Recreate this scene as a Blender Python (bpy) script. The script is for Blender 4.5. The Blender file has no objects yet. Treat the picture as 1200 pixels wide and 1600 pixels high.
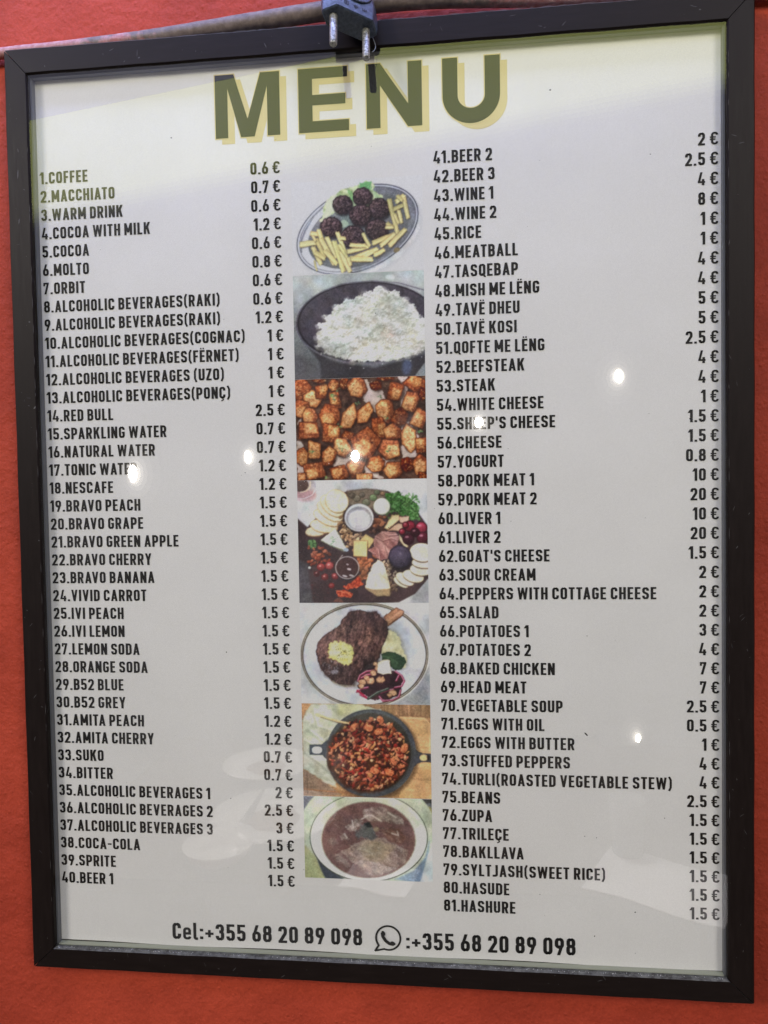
import bpy, math, random
import numpy as np
from mathutils import Matrix, Vector

# ------------------------------------------------------------------ camera, world, light
scn = bpy.context.scene
col = scn.collection
scn.view_settings.view_transform = 'Standard'
scn.view_settings.look = 'None'
scn.view_settings.exposure = 0.0
scn.view_settings.gamma = 1.0

cam_d = bpy.data.cameras.new('camera')
cam = bpy.data.objects.new('camera', cam_d)
col.objects.link(cam)
cam_d.sensor_fit = 'VERTICAL'
cam_d.sensor_height = 36.0
cam_d.lens = 1150.0 / 1600.0 * 36.0
cam_d.clip_start = 0.01
cam_d.clip_end = 50.0
RIGHT = Vector((0.99481, 0.10032, -0.01672))
DOWN = Vector((-0.01337, -0.03400, -0.99933))
FWD = Vector((-0.10083, 0.99437, -0.03248))
m = Matrix.Identity(4)
for r in range(3):
    m[r][0] = RIGHT[r]; m[r][1] = -DOWN[r]; m[r][2] = -FWD[r]
m[0][3], m[1][3], m[2][3] = 0.04876, -0.39455, 0.01344
cam.matrix_world = m
scn.camera = cam

world = bpy.data.worlds.new('World')
scn.world = world
world.use_nodes = True
world.node_tree.nodes['Background'].inputs[0].default_value = (1.0, 0.93, 0.90, 1)
world.node_tree.nodes['Background'].inputs[1].default_value = 0.07


def area(name, loc, target, sx, sy, watt, color, shape='RECTANGLE', roll=None, radiance=None, spread=180):
    d = bpy.data.lights.new(name, 'AREA')
    d.shape = shape
    d.size = sx
    d.size_y = sy
    d.color = color
    A = sx * sy * (math.pi / 4 if shape == 'ELLIPSE' else 1.0)
    d.energy = watt if radiance is None else radiance * math.pi * A
    d.spread = math.radians(spread)
    o = bpy.data.objects.new(name, d)
    col.objects.link(o)
    dirv = (Vector(target) - Vector(loc)).normalized()
    q = dirv.to_track_quat('-Z', 'Y')
    mm = q.to_matrix().to_4x4()
    if roll:
        mm = mm @ Matrix.Rotation(roll, 4, 'Z')
    mm.translation = Vector(loc)
    o.matrix_world = mm
    return o


# room light from above and behind the viewer, and the cold daylight that falls from over the board
area('room_lamp', (1.85, -2.5, 1.45), (0.0, 0.0, 0.0), 0.8, 0.8, 43.0, (1.0, 0.945, 0.895))
area('room_lamp', (-2.35, -2.4, 1.45), (0.0, 0.0, 0.0), 0.8, 0.8, 63.0, (1.0, 0.935, 0.88))
area('table_fill_light', (0.0, -1.45, 1.95), (0.0, -1.45, -0.78), 0.4, 0.4, 12.0, (1.0, 0.95, 0.92), spread=66)  # unseen lamp added so the table things show in the glass
area('daylight_opening', (-0.12, -0.085, 0.51), (-0.12, 0.005, 0.29), 0.62, 0.08, 1.15, (0.36, 0.44, 1.0), spread=120)
# lamp standing in for the bright yellowish surface mirrored across the heading, soft below
SL = math.radians(7.3)
def strip(z_low, h, rad, name, color=(0.92, 1.0, 0.32)):
    cx = -0.20
    zc = z_low + 0.755 + h / 2
    area(name, (cx, -1.2, zc), (cx, 0.0, zc), 2.3, h, 0, color, radiance=rad, roll=SL)
strip(0.0, 0.187, 1.75, 'yellow_glare_panel')
for k in range(5):
    strip(-0.010 * (k + 1), 0.0098, 1.75 * (1 - (k + 0.5) / 5.0), 'yellow_glare_edge')
strip(0.189, 0.13, 0.62, 'bluish_veil_light', (0.72, 0.72, 1.0))
strip(0.330, 0.70, 2.8, 'blue_rail_fill', (0.42, 0.50, 1.0))  # unseen blue panel added to give the top rail a cold sheen
# six small bulbs further back in the room
for (x, z, w, h, L) in [(-1.138, .082, .040, .075, 60), (-.704, .134, .032, .052, 60), (-.314, .128, .036, .048, 60),
                        (.123, .237, .036, .044, 60), (.600, .382, .034, .050, 60), (.657, -.867, .022, .034, 45)]:
    area('bulb', (x, -2.2, z), (x, 0, z), w * .85, h * .88, 0, (1.0, .93, .82), shape='ELLIPSE', radiance=L)
    for gk, (gs, gl) in enumerate([(1.25, 3.5), (1.6, 1.6), (2.1, .8), (2.9, .4), (4.2, .2)]):  # dim discs added behind each bulb to imitate a soft halo
        area('bulb_glow', (x, -2.21 - .01 * gk, z), (x, 0, z), w * gs, w * gs * .4 + h * gs * .6, 0, (1.0, .93, .82), shape='ELLIPSE', radiance=gl)

# ------------------------------------------------------------------ helpers
rnd = random.Random(7)


def tag(o, label=None, cat=None, group=None, kind=None):
    if label: o['label'] = label
    if cat: o['category'] = cat
    if group: o['group'] = group
    if kind: o['kind'] = kind
    return o


def empty(name, loc=(0, 0, 0)):
    o = bpy.data.objects.new(name, None)
    o.location = loc
    o.empty_display_size = 0.02
    col.objects.link(o)
    return o


def mesh_obj(name, V, F, mat, parent=None, smooth=False):
    me = bpy.data.meshes.new(name)
    me.from_pydata([tuple(v) for v in V], [], F)
    me.update()
    if smooth:
        me.shade_smooth()
    if isinstance(mat, (list, tuple)):
        for x in mat: me.materials.append(x)
    else:
        me.materials.append(mat)
    o = bpy.data.objects.new(name, me)
    col.objects.link(o)
    if parent: o.parent = parent
    return o


def nodes_of(mt):
    mt.use_nodes = True
    return mt.node_tree, mt.node_tree.nodes['Principled BSDF']


def simple(name, color, rough=.5, metal=0., spec=.5):
    mt = bpy.data.materials.new(name)
    nt, b = nodes_of(mt)
    b.inputs['Base Color'].default_value = (*color, 1)
    b.inputs['Roughness'].default_value = rough
    b.inputs['Metallic'].default_value = metal
    b.inputs['Specular IOR Level'].default_value = spec
    return mt


def N(nt, typ, **kw):
    n = nt.nodes.new(typ)
    for k, v in kw.items():
        setattr(n, k, v)
    return n


def noise(nt, vec, scale, detail=4, rough=.55):
    n = N(nt, 'ShaderNodeTexNoise')
    n.inputs['Scale'].default_value = scale
    n.inputs['Detail'].default_value = detail
    n.inputs['Roughness'].default_value = rough
    nt.links.new(vec, n.inputs['Vector'])
    return n


def ramp(nt, fac, stops):
    r = N(nt, 'ShaderNodeValToRGB')
    el = r.color_ramp.elements
    while len(el) < len(stops): el.new(.5)
    for e, (p, c) in zip(el, stops):
        e.position = p; e.color = (*c, 1)
    nt.links.new(fac, r.inputs[0])
    return r


def bump(nt, b, h, strength, dist):
    bp = N(nt, 'ShaderNodeBump')
    bp.inputs['Strength'].default_value = strength
    bp.inputs['Distance'].default_value = dist
    nt.links.new(h, bp.inputs['Height'])
    nt.links.new(bp.outputs[0], b.inputs['Normal'])
    return bp


# ------------------------------------------------------------------ materials
def wall_material():
    mt = bpy.data.materials.new('red_plaster')
    nt, b = nodes_of(mt)
    tc = N(nt, 'ShaderNodeTexCoord').outputs['Object']
    big = noise(nt, tc, 5, 3)
    r = ramp(nt, big.outputs[0], [(.28, (.40, .046, .022)), (.72, (.56, .074, .034))])
    fine = noise(nt, tc, 900, 2)
    r2 = ramp(nt, fine.outputs[0], [(.3, (.82, .82, .82)), (.75, (1, 1, 1))])
    mx = N(nt, 'ShaderNodeMix', data_type='RGBA', blend_type='MULTIPLY')
    mx.inputs[0].default_value = 1
    nt.links.new(r.outputs[0], mx.inputs[6]); nt.links.new(r2.outputs[0], mx.inputs[7])
    nt.links.new(mx.outputs[2], b.inputs['Base Color'])
    b.inputs['Roughness'].default_value = .7
    b.inputs['Specular IOR Level'].default_value = .25
    n1 = noise(nt, tc, 260, 5, .6)
    n2 = noise(nt, tc, 90, 3, .5)
    a = N(nt, 'ShaderNodeMath', operation='ADD')
    nt.links.new(n1.outputs[0], a.inputs[0]); nt.links.new(n2.outputs[0], a.inputs[1])
    # scuffs and faint grime
    gn = noise(nt, tc, 22, 6, .65)
    gr = ramp(nt, gn.outputs[0], [(.40, (1, 1, 1)), (.60, (.82, .79, .79)), (.74, (.62, .60, .60))])
    m3 = N(nt, 'ShaderNodeMix', data_type='RGBA', blend_type='MULTIPLY')
    m3.inputs[0].default_value = .8
    nt.links.new(mx.outputs[2], m3.inputs[6]); nt.links.new(gr.outputs[0], m3.inputs[7])
    nt.links.new(m3.outputs[2], b.inputs['Base Color'])
    v = N(nt, 'ShaderNodeTexVoronoi'); v.inputs['Scale'].default_value = 190
    nt.links.new(tc, v.inputs['Vector'])
    vr = ramp(nt, v.outputs['Distance'], [(0, (1, 1, 1)), (.22, (0, 0, 0))])
    vm = N(nt, 'ShaderNodeMath', operation='MULTIPLY'); vm.inputs[1].default_value = .35
    nt.links.new(vr.outputs[0], vm.inputs[0])
    a2 = N(nt, 'ShaderNodeMath', operation='ADD')
    nt.links.new(a.outputs[0], a2.inputs[0]); nt.links.new(vm.outputs[0], a2.inputs[1])
    bump(nt, b, a2.outputs[0], .55, .0017)
    return mt


def frame_material():
    mt = bpy.data.materials.new('dark_painted_wood')
    nt, b = nodes_of(mt)
    tc = N(nt, 'ShaderNodeTexCoord').outputs['Object']
    mp = N(nt, 'ShaderNodeMapping')
    mp.inputs['Scale'].default_value = (1, 1, .12)
    nt.links.new(tc, mp.inputs[0])
    g = noise(nt, mp.outputs[0], 420, 5, .6)
    r = ramp(nt, g.outputs[0], [(.30, (.0085, .0052, .0044)), (.60, (.0115, .0073, .0062)), (.80, (.017, .011, .009))])
    # pale scuffs and chips
    ch = noise(nt, tc, 75, 6, .68)
    cr = ramp(nt, ch.outputs[0], [(.70, (0, 0, 0)), (.75, (1, 1, 1))])
    mx = N(nt, 'ShaderNodeMix', data_type='RGBA')
    nt.links.new(cr.outputs[0], mx.inputs[0])
    nt.links.new(r.outputs[0], mx.inputs[6]); mx.inputs[7].default_value = (.10, .095, .09, 1)
    # dust lies on faces that look up
    ge = N(nt, 'ShaderNodeNewGeometry')
    sx = N(nt, 'ShaderNodeSeparateXYZ')
    nt.links.new(ge.outputs['Normal'], sx.inputs[0])
    dn = noise(nt, tc, 300, 4, .7)
    mm = N(nt, 'ShaderNodeMath', operation='MULTIPLY')
    up = ramp(nt, sx.outputs[2], [(.55, (0, 0, 0)), (.9, (1, 1, 1))])
    dr = ramp(nt, dn.outputs[0], [(.36, (.25, .25, .25)), (.66, (1, 1, 1))])
    nt.links.new(up.outputs[0], mm.inputs[0]); nt.links.new(dr.outputs[0], mm.inputs[1])
    mx2 = N(nt, 'ShaderNodeMix', data_type='RGBA')
    nt.links.new(mm.outputs[0], mx2.inputs[0])
    nt.links.new(mx.outputs[2], mx2.inputs[6]); mx2.inputs[7].default_value = (.17, .17, .155, 1)
    nt.links.new(mx2.outputs[2], b.inputs['Base Color'])
    b.inputs['Specular IOR Level'].default_value = .15
    rr = ramp(nt, g.outputs[0], [(.3, (.43, .43, .43)), (.7, (.52, .52, .52))])
    nt.links.new(rr.outputs[0], b.inputs['Roughness'])
    bump(nt, b, g.outputs[0], .15, .0004)
    return mt


def paper_material():
    mt = bpy.data.materials.new('glossy_poster_paper')
    nt, b = nodes_of(mt)
    tc = N(nt, 'ShaderNodeTexCoord').outputs['Object']
    n1 = noise(nt, tc, 9, 4)
    r = ramp(nt, n1.outputs[0], [(.3, (.765, .757, .750)), (.7, (.81, .802, .794))])
    f = noise(nt, tc, 1500, 2, .6)
    r2 = ramp(nt, f.outputs[0], [(.3, (.93, .93, .93)), (.7, (1, 1, 1))])
    mx = N(nt, 'ShaderNodeMix', data_type='RGBA', blend_type='MULTIPLY')
    mx.inputs[0].default_value = 1
    nt.links.new(r.outputs[0], mx.inputs[6]); nt.links.new(r2.outputs[0], mx.inputs[7])
    nt.links.new(mx.outputs[2], b.inputs['Base Color'])
    b.inputs['Roughness'].default_value = .6
    b.inputs['Specular IOR Level'].default_value = .2
    bump(nt, b, noise(nt, tc, 11, 2).outputs[0], .45, .004)
    return mt


def print_material():
    mt = bpy.data.materials.new('printed_picture')
    nt, b = nodes_of(mt)
    a = N(nt, 'ShaderNodeVertexColor')
    a.layer_name = 'print'
    tc = N(nt, 'ShaderNodeTexCoord').outputs['Object']
    f = noise(nt, tc, 1700, 2, .6)
    r2 = ramp(nt, f.outputs[0], [(.3, (.90, .90, .90)), (.7, (1, 1, 1))])
    mx = N(nt, 'ShaderNodeMix', data_type='RGBA', blend_type='MULTIPLY')
    mx.inputs[0].default_value = 1
    nt.links.new(a.outputs[0], mx.inputs[6]); nt.links.new(r2.outputs[0], mx.inputs[7])
    nt.links.new(mx.outputs[2], b.inputs['Base Color'])
    b.inputs['Roughness'].default_value = .55
    b.inputs['Specular IOR Level'].default_value = .2
    return mt


def glass_material():
    mt = bpy.data.materials.new('clear_glass')
    mt.use_nodes = True
    nt = mt.node_tree
    nt.nodes.clear()
    out = N(nt, 'ShaderNodeOutputMaterial')
    tr = N(nt, 'ShaderNodeBsdfTransparent'); tr.inputs[0].default_value = (.99, .992, .985, 1)
    gl = N(nt, 'ShaderNodeBsdfGlossy'); gl.inputs['Roughness'].default_value = 0.0
    fr = N(nt, 'ShaderNodeFresnel'); fr.inputs[0].default_value = 1.52
    ge = N(nt, 'ShaderNodeNewGeometry')
    inv = N(nt, 'ShaderNodeMath', operation='SUBTRACT'); inv.inputs[0].default_value = 1
    nt.links.new(ge.outputs['Backfacing'], inv.inputs[1])
    m1 = N(nt, 'ShaderNodeMath', operation='MULTIPLY')
    nt.links.new(fr.outputs[0], m1.inputs[0]); nt.links.new(inv.outputs[0], m1.inputs[1])
    m2 = N(nt, 'ShaderNodeMath', operation='MULTIPLY'); m2.inputs[1].default_value = 1.85
    nt.links.new(m1.outputs[0], m2.inputs[0])
    ms = N(nt, 'ShaderNodeMixShader')
    nt.links.new(m2.outputs[0], ms.inputs[0]); nt.links.new(tr.outputs[0], ms.inputs[1]); nt.links.new(gl.outputs[0], ms.inputs[2])
    # thin smears of dirt
    tc = N(nt, 'ShaderNodeTexCoord').outputs['Object']
    n = noise(nt, tc, 7, 5, .6)
    sm = ramp(nt, n.outputs[0], [(.45, (0, 0, 0)), (.8, (.035, .035, .035))])
    df = N(nt, 'ShaderNodeBsdfDiffuse'); df.inputs[0].default_value = (.6, .6, .58, 1)
    ms2 = N(nt, 'ShaderNodeMixShader')
    nt.links.new(sm.outputs[0], ms2.inputs[0]); nt.links.new(ms.outputs[0], ms2.inputs[1]); nt.links.new(df.outputs[0], ms2.inputs[2])
    nt.links.new(ms2.outputs[0], out.inputs[0])
    return mt


def conduit_material():
    mt = bpy.data.materials.new('paint_smeared_grey_plastic')
    nt, b = nodes_of(mt)
    tc = N(nt, 'ShaderNodeTexCoord').outputs['Object']
    sx = N(nt, 'ShaderNodeSeparateXYZ')
    nt.links.new(tc, sx.inputs[0])
    n = noise(nt, tc, 60, 5, .65)
    n2 = noise(nt, tc, 260, 4, .6)
    grey = ramp(nt, n2.outputs[0], [(.3, (.11, .082, .070)), (.7, (.23, .175, .15))])
    pink = ramp(nt, n2.outputs[0], [(.3, (.36, .12, .11)), (.7, (.52, .32, .30))])
    # paint reaches in from the left end and in patches
    ma = N(nt, 'ShaderNodeMath', operation='MULTIPLY_ADD')
    nt.links.new(sx.outputs[0], ma.inputs[0]); ma.inputs[1].default_value = -4.2; ma.inputs[2].default_value = -.62
    ad = N(nt, 'ShaderNodeMath', operation='ADD')
    nt.links.new(ma.outputs[0], ad.inputs[0]); nt.links.new(n.outputs[0], ad.inputs[1])
    mr = N(nt, 'ShaderNodeMath', operation='MULTIPLY_ADD')
    nt.links.new(sx.outputs[0], mr.inputs[0]); mr.inputs[1].default_value = 6.0; mr.inputs[2].default_value = -.42
    mxx = N(nt, 'ShaderNodeMath', operation='MAXIMUM')
    nt.links.new(ma.outputs[0], mxx.inputs[0]); nt.links.new(mr.outputs[0], mxx.inputs[1])
    nt.links.new(mxx.outputs[0], ad.inputs[0])
    rr = ramp(nt, ad.outputs[0], [(.44, (0, 0, 0)), (.54, (1, 1, 1))])
    mx = N(nt, 'ShaderNodeMix', data_type='RGBA')
    nt.links.new(rr.outputs[0], mx.inputs[0]); nt.links.new(grey.outputs[0], mx.inputs[6]); nt.links.new(pink.outputs[0], mx.inputs[7])
    nt.links.new(mx.outputs[2], b.inputs['Base Color'])
    b.inputs['Roughness'].default_value = .6
    bump(nt, b, n2.outputs[0], .5, .0008)
    return mt


M_wall, M_frame, M_paper, M_print, M_glass, M_cond = wall_material(), frame_material(), paper_material(), print_material(), glass_material(), conduit_material()
M_ink = simple('black_print_ink', (.012, .011, .011), .5, spec=.2)
M_head = simple('heading_ink', (.014, .015, .018), .5, spec=.2)
M_tan = simple('tan_print_ink', (.68, .58, .30), .55, spec=.2)
M_speck = simple('black_speck', (.01, .009, .008), .8)
M_lint = simple('white_lint', (.8, .8, .78), .7)


def plug_material():
    mt = bpy.data.materials.new('worn_black_plastic')
    nt, b = nodes_of(mt)
    tc = N(nt, 'ShaderNodeTexCoord').outputs['Object']
    n = noise(nt, tc, 500, 5, .65)
    r = ramp(nt, n.outputs[0], [(.35, (.022, .032, .052)), (.75, (.085, .115, .170))])
    nt.links.new(r.outputs[0], b.inputs['Base Color'])
    b.inputs['Roughness'].default_value = .36
    bump(nt, b, n.outputs[0], .3, .0003)
    return mt


def pin_material():
    mt = bpy.data.materials.new('tarnished_nickel')
    nt, b = nodes_of(mt)
    tc = N(nt, 'ShaderNodeTexCoord').outputs['Object']
    n = noise(nt, tc, 900, 4, .7)
    r = ramp(nt, n.outputs[0], [(.38, (.10, .10, .095)), (.55, (.40, .40, .37)), (.7, (.62, .61, .57))])
    nt.links.new(r.outputs[0], b.inputs['Base Color'])
    b.inputs['Metallic'].default_value = .55
    b.inputs['Roughness'].default_value = .45
    bump(nt, b, n.outputs[0], .4, .0003)
    return mt


M_plug, M_pin = plug_material(), pin_material()
M_mark = simple('mark_recess', (.008, .009, .012), .6)

# ------------------------------------------------------------------ wall
DP = .0069          # depth of the poster behind the frame's front
DW = .0150          # wall plane


def build_wall():
    xs = np.concatenate([[-1.6], np.linspace(-.24, .24, 260), [1.6]])
    zs = np.concatenate([[-1.4], np.linspace(-.31, .31, 330), [1.6]])
    g = np.random.default_rng(3)
    X, Z = np.meshgrid(xs, zs)
    h = np.zeros_like(X)
    for s, a in ((.012, .00030), (.005, .00022)):
        L = g.random((120, 120))
        u = (X + 2) / s % 118; v = (Z + 2) / s % 118
        i, j = u.astype(int), v.astype(int); fu, fv = u - i, v - j
        fu = fu * fu * (3 - 2 * fu); fv = fv * fv * (3 - 2 * fv)
        h += a * ((L[j, i] * (1 - fu) + L[j, i + 1] * fu) * (1 - fv) + (L[j + 1, i] * (1 - fu) + L[j + 1, i + 1] * fu) * fv)
    V = np.stack([X, DW + .0002 - h, Z], -1).reshape(-1, 3)
    nx = len(xs)
    F = [(r * nx + c, r * nx + c + 1, (r + 1) * nx + c + 1, (r + 1) * nx + c) for r in range(len(zs) - 1) for c in range(nx - 1)]
    o = mesh_obj('wall', V.tolist(), F, M_wall, smooth=True)
    tag(o, 'rough red plastered wall behind the framed menu', 'wall', kind='structure')


build_wall()

# ------------------------------------------------------------------ framed menu
board = empty('framed_menu', (0, 0, -.2606))
tag(board, 'black framed price list headed MENU with seven food pictures under glass, on red wall', 'menu board')
OFF = Vector((0, 0, .2606))


def child(name, V, F, mat, parent, smooth=False):
    o = mesh_obj(name, V, F, mat, parent, smooth)
    if parent is board:
        o.location = OFF
    return o


def build_frame():
    ox, ot, ob = .2000, .2606, -.2606
    ix, it, ib = .1868, .2465, -.2485
    oc = [(-ox, ot + .0002), (ox + .0004, ot), (ox, ob - .0003), (-ox, ob)]
    ic = [(-ix, it), (ix, it), (ix, ib), (-ix, ib)]
    prof = [(0, DW - .0006), (0, .0010), (.06, 0.0), (.95, 0.0), (1, .0009), (1, DP + .0012), (.55, DP + .0012)]
    for k in range(4):
        a, b = k, (k + 1) % 4
        V, F = [], []
        n = len(prof)
        steps = 24
        for s in range(steps + 1):
            t = s / steps
            for (w, y) in prof:
                p0 = (oc[a][0] * (1 - w) + ic[a][0] * w, oc[a][1] * (1 - w) + ic[a][1] * w)
                p1 = (oc[b][0] * (1 - w) + ic[b][0] * w, oc[b][1] * (1 - w) + ic[b][1] * w)
                g = .00012 * math.sin(s * 2.1 + k) * (0 < s < steps)
                # the mitre joint: ends drawn back a hair
                tt = .0006 + t * (1 - .0012)
                V.append((p0[0] * (1 - tt) + p1[0] * tt + (g if k % 2 else 0), y, p0[1] * (1 - tt) + p1[1] * tt + (g if k % 2 == 0 else 0)))
        for s in range(steps):
            for i in range(n):
                j = (i + 1) % n
                F.append((s * n + i, s * n + j, (s + 1) * n + j, (s + 1) * n + i))
        F.append(tuple(range(n))[::-1]); F.append(tuple(steps * n + i for i in range(n)))
        # grain follows the rail: local axes turned so that z runs along it
        ang = 0 if k % 2 else math.pi / 2
        R = Matrix.Rotation(ang, 3, 'Y')
        V = [tuple(R.transposed() @ Vector(v)) for v in V]
        o = mesh_obj('frame_rail', V, F, M_frame, board)
        o.location = OFF
        o.rotation_euler = (0, ang, 0)
    # backing filler seen through the mitres
    V = [(-.199, DP + .0014, -.2595), (.199, DP + .0014, -.2595), (.199, DP + .0014, .2595), (-.199, DP + .0014, .2595)]
    V += [(x, DW - .001, z) for x, y, z in V]
    child('backing_board', V, [(0, 1, 2, 3), (4, 7, 6, 5), (0, 4, 5, 1), (1, 5, 6, 2), (2, 6, 7, 3), (3, 7, 4, 0)], simple('backing', (.05, .045, .04), .8), board)


build_frame()


def build_sheet():
    # slightly uneven lower edge, as cut by hand
    V, F = [], []
    nx, nz = 60, 80
    x0, x1, z0, z1 = -.1867, .1867, -.2476, .2464
    for j in range(nz + 1):
        for i in range(nx + 1):
            x = x0 + (x1 - x0) * i / nx
            zl = z0 + .0004 * math.sin(i * .31 + 1) - .0004 * i / nx
            z = zl + (z1 - zl) * j / nz
            V.append((x, DP, z))
    for j in range(nz):
        for i in range(nx):
            a = j * (nx + 1) + i
            F.append((a, a + 1, a + nx + 2, a + nx + 1))
    n = len(V)
    V += [(x0, DP + .0003, z0), (x1, DP + .0003, z0), (x1, DP + .0003, z1), (x0, DP + .0003, z1)]
    F.append((n + 3, n + 2, n + 1, n))
    return child('poster', V, F, M_paper, board)


poster = build_sheet()
tag(poster, 'white printed price list sheet with black lettering')

# glass pane: a real 2 mm sheet
gx, g0, g1, ga, gb = .1867, -.2484, .2464, .0013, .0033
V = [(-gx, ga, g0), (gx, ga, g0), (gx, ga, g1), (-gx, ga, g1), (-gx, gb, g0), (gx, gb, g0), (gx, gb, g1), (-gx, gb, g1)]
glass = child('glass_pane', V, [(0, 1, 2, 3), (4, 7, 6, 5), (0, 4, 5, 1), (1, 5, 6, 2), (2, 6, 7, 3), (3, 7, 4, 0)], M_glass, board)

def scuffs():
    g = random.Random(21)
    V, F = [], []
    def nick(x, z, L, w, a):
        n = len(V)
        c, s_ = math.cos(a), math.sin(a)
        for u, v in ((-1, 0), (-.3, -1), (.5, -.7), (1, .1), (.2, .9), (-.5, .7)):
            V.append((x + u * L * c - v * w * s_, -.00004, z + u * L * s_ + v * w * c))
        F.append(tuple(range(n, n + 6)))
    for x, z, L, w, a in [(-.1935, .192, .0028, .0003, 1.5), (-.1930, .205, .0012, .0002, 1.7), (-.1937, .166, .0016, .0003, 1.4), (-.1225, .2530, .0022, .00012, 1.5), (-.1215, .2505, .0007, .0003, .4),
                          (.170, .2545, .0016, .00012, -.4), (.1735, .2525, .0006, .0003, 0), (.080, .2570, .0020, .00009, .1), (.1912, -.020, .0009, .0002, 1), (.1935, -.16, .0014, .0001, .6),
                          (-.1895, .110, .0006, .0004, 0), (-.1880, .062, .0010, .0005, .8), (-.1880, -.013, .0004, .0003, 0)]:
        nick(x, z, L, w, a)
    for _ in range(120):
        t = g.random()
        if t < .3: x, z = -.1995 + g.random() * .012, g.uniform(-.25, .25)
        elif t < .55: x, z = .1995 - g.random() * .012, g.uniform(-.25, .25)
        elif t < .8: x, z = g.uniform(-.19, .19), g.uniform(.248, .259)
        else: x, z = g.uniform(-.19, .19), g.uniform(-.259, -.250)
        nick(x, z, g.choice([.0002, .0003, .0007, .0016]), g.choice([.00006, .0001, .00015]), g.uniform(0, 3.1))
    # rubbed arrises
    for _ in range(90):
        t = g.random()
        if t < .35: nick(g.uniform(-.195, .195), .2603, g.uniform(.001, .006), .00014, 0)
        elif t < .6: nick(-.1873, g.uniform(-.24, .24), g.uniform(.001, .004), .00010, 1.5708)
        elif t < .8: nick(.1873, g.uniform(-.24, .24), g.uniform(.001, .004), .00010, 1.5708)
        else: nick(g.uniform(-.18, .18), -.2490, g.uniform(.001, .004), .00012, 0)
    o = child('paint_scuffs', V, F, simple('scuffed_paint', (.075, .070, .068), .7), board); o['kind'] = 'stuff'


scuffs()

# added strips, coloured like the light mirrored on the rails' inner faces
def rim_band(x0, x1, z0, z1, mt):
    ya, yb = .0035, DP - .0002
    V = [(x0, ya, z0), (x1, ya, z0), (x1, ya, z1), (x0, ya, z1), (x0, yb, z0), (x1, yb, z0), (x1, yb, z1), (x0, yb, z1)]
    child('mirrored_light_strip', V, [(0, 1, 2, 3), (4, 7, 6, 5), (0, 4, 5, 1), (1, 5, 6, 2), (2, 6, 7, 3), (3, 7, 4, 0)], mt, board)


M_sp = simple('blue_grey_rail_sheen', (.13, .135, .155), .5)
M_sp2 = simple('dusty_lit_ledge', (.33, .35, .29), .45)  # paler tone imitating the lit, dusty lower ledge
rim_band(-.18675, -.1858, -.2480, .2462, M_sp)
rim_band(.1858, .18675, -.2480, .2462, M_sp)
rim_band(-.1857, .1857, .2458, .2463, M_sp)
rim_band(-.1857, .1857, -.2484, -.2479, M_sp2)

# ------------------------------------------------------------------ lettering: condensed sans drawn with strokes, cap height 1
T = .175


def arc_path(pts):
    """pts (x, y, r): polyline with rounded corners -> list of points"""
    out = []
    n = len(pts)
    for i, (x, y, r) in enumerate(pts):
        if r <= 0 or i in (0, n - 1):
            out.append((x, y)); continue
        p = np.array((x, y)); a = np.array(pts[i - 1][:2]); b = np.array(pts[i + 1][:2])
        u = (a - p) / np.linalg.norm(a - p); v = (b - p) / np.linalg.norm(b - p)
        c = max(-1, min(1, float(u @ v))); th = math.acos(c)
        if th > math.pi - .02:
            out.append((x, y)); continue
        d = r / math.tan(th / 2)
        bis = (u + v) / np.linalg.norm(u + v); cen = p + bis * (r / math.sin(th / 2))
        s, e = p + u * d - cen, p + v * d - cen
        a0, a1 = math.atan2(s[1], s[0]), math.atan2(e[1], e[0])
        da = (a1 - a0 + math.pi) % (2 * math.pi) - math.pi
        for k in range(6):
            q = a0 + da * k / 5
            out.append((cen[0] + r * math.cos(q), cen[1] + r * math.sin(q)))
    return out


def strip_poly(path, w, closed=False):
    P = np.array(path, float)
    n = len(P)
    L, Rr = [], []
    for i in range(n):
        if closed:
            a, b = P[(i - 1) % n], P[(i + 1) % n]
            d1 = P[i] - a; d2 = b - P[i]
        else:
            d1 = P[i] - P[i - 1] if i else P[1] - P[0]
            d2 = P[i + 1] - P[i] if i < n - 1 else P[i] - P[i - 1]
        d1 = d1 / (np.linalg.norm(d1) + 1e-12); d2 = d2 / (np.linalg.norm(d2) + 1e-12)
        t = d1 + d2
        if np.linalg.norm(t) < 1e-6: t = d1
        t /= np.linalg.norm(t)
        nn = np.array((-t[1], t[0])); k = 1 / max(.5, float(nn @ np.array((-d1[1], d1[0]))))
        L.append(P[i] + nn * w / 2 * k); Rr.append(P[i] - nn * w / 2 * k)
    q = []
    for i in range(n if closed else n - 1):
        j = (i + 1) % n
        q.append([tuple(L[i]), tuple(Rr[i]), tuple(Rr[j]), tuple(L[j])])
    return q


def S(pts, w=T, closed=False):       # stroke
    if closed:
        k = len(pts)
        pp = arc_path([pts[-1]] + list(pts) + [pts[0]])[1:-1]
        return strip_poly(pp, w, True)
    return strip_poly(arc_path(pts), w)


def Bx(x0, y0, x1, y1): return [[(x0, y0), (x1, y0), (x1, y1), (x0, y1)]]
def D(x0, y0, x1, y1, w): return [[(x0 - w / 2, y0), (x0 + w / 2, y0), (x1 + w / 2, y1), (x1 - w / 2, y1)]]


h_, a_ = T / 2, T
W0 = .46
R0 = .149
def ring(w, y0=0., y1=1.): return S([(h_, y0 + h_, R0), (w - h_, y0 + h_, R0), (w - h_, y1 - h_, R0), (h_, y1 - h_, R0)], closed=True)


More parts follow.
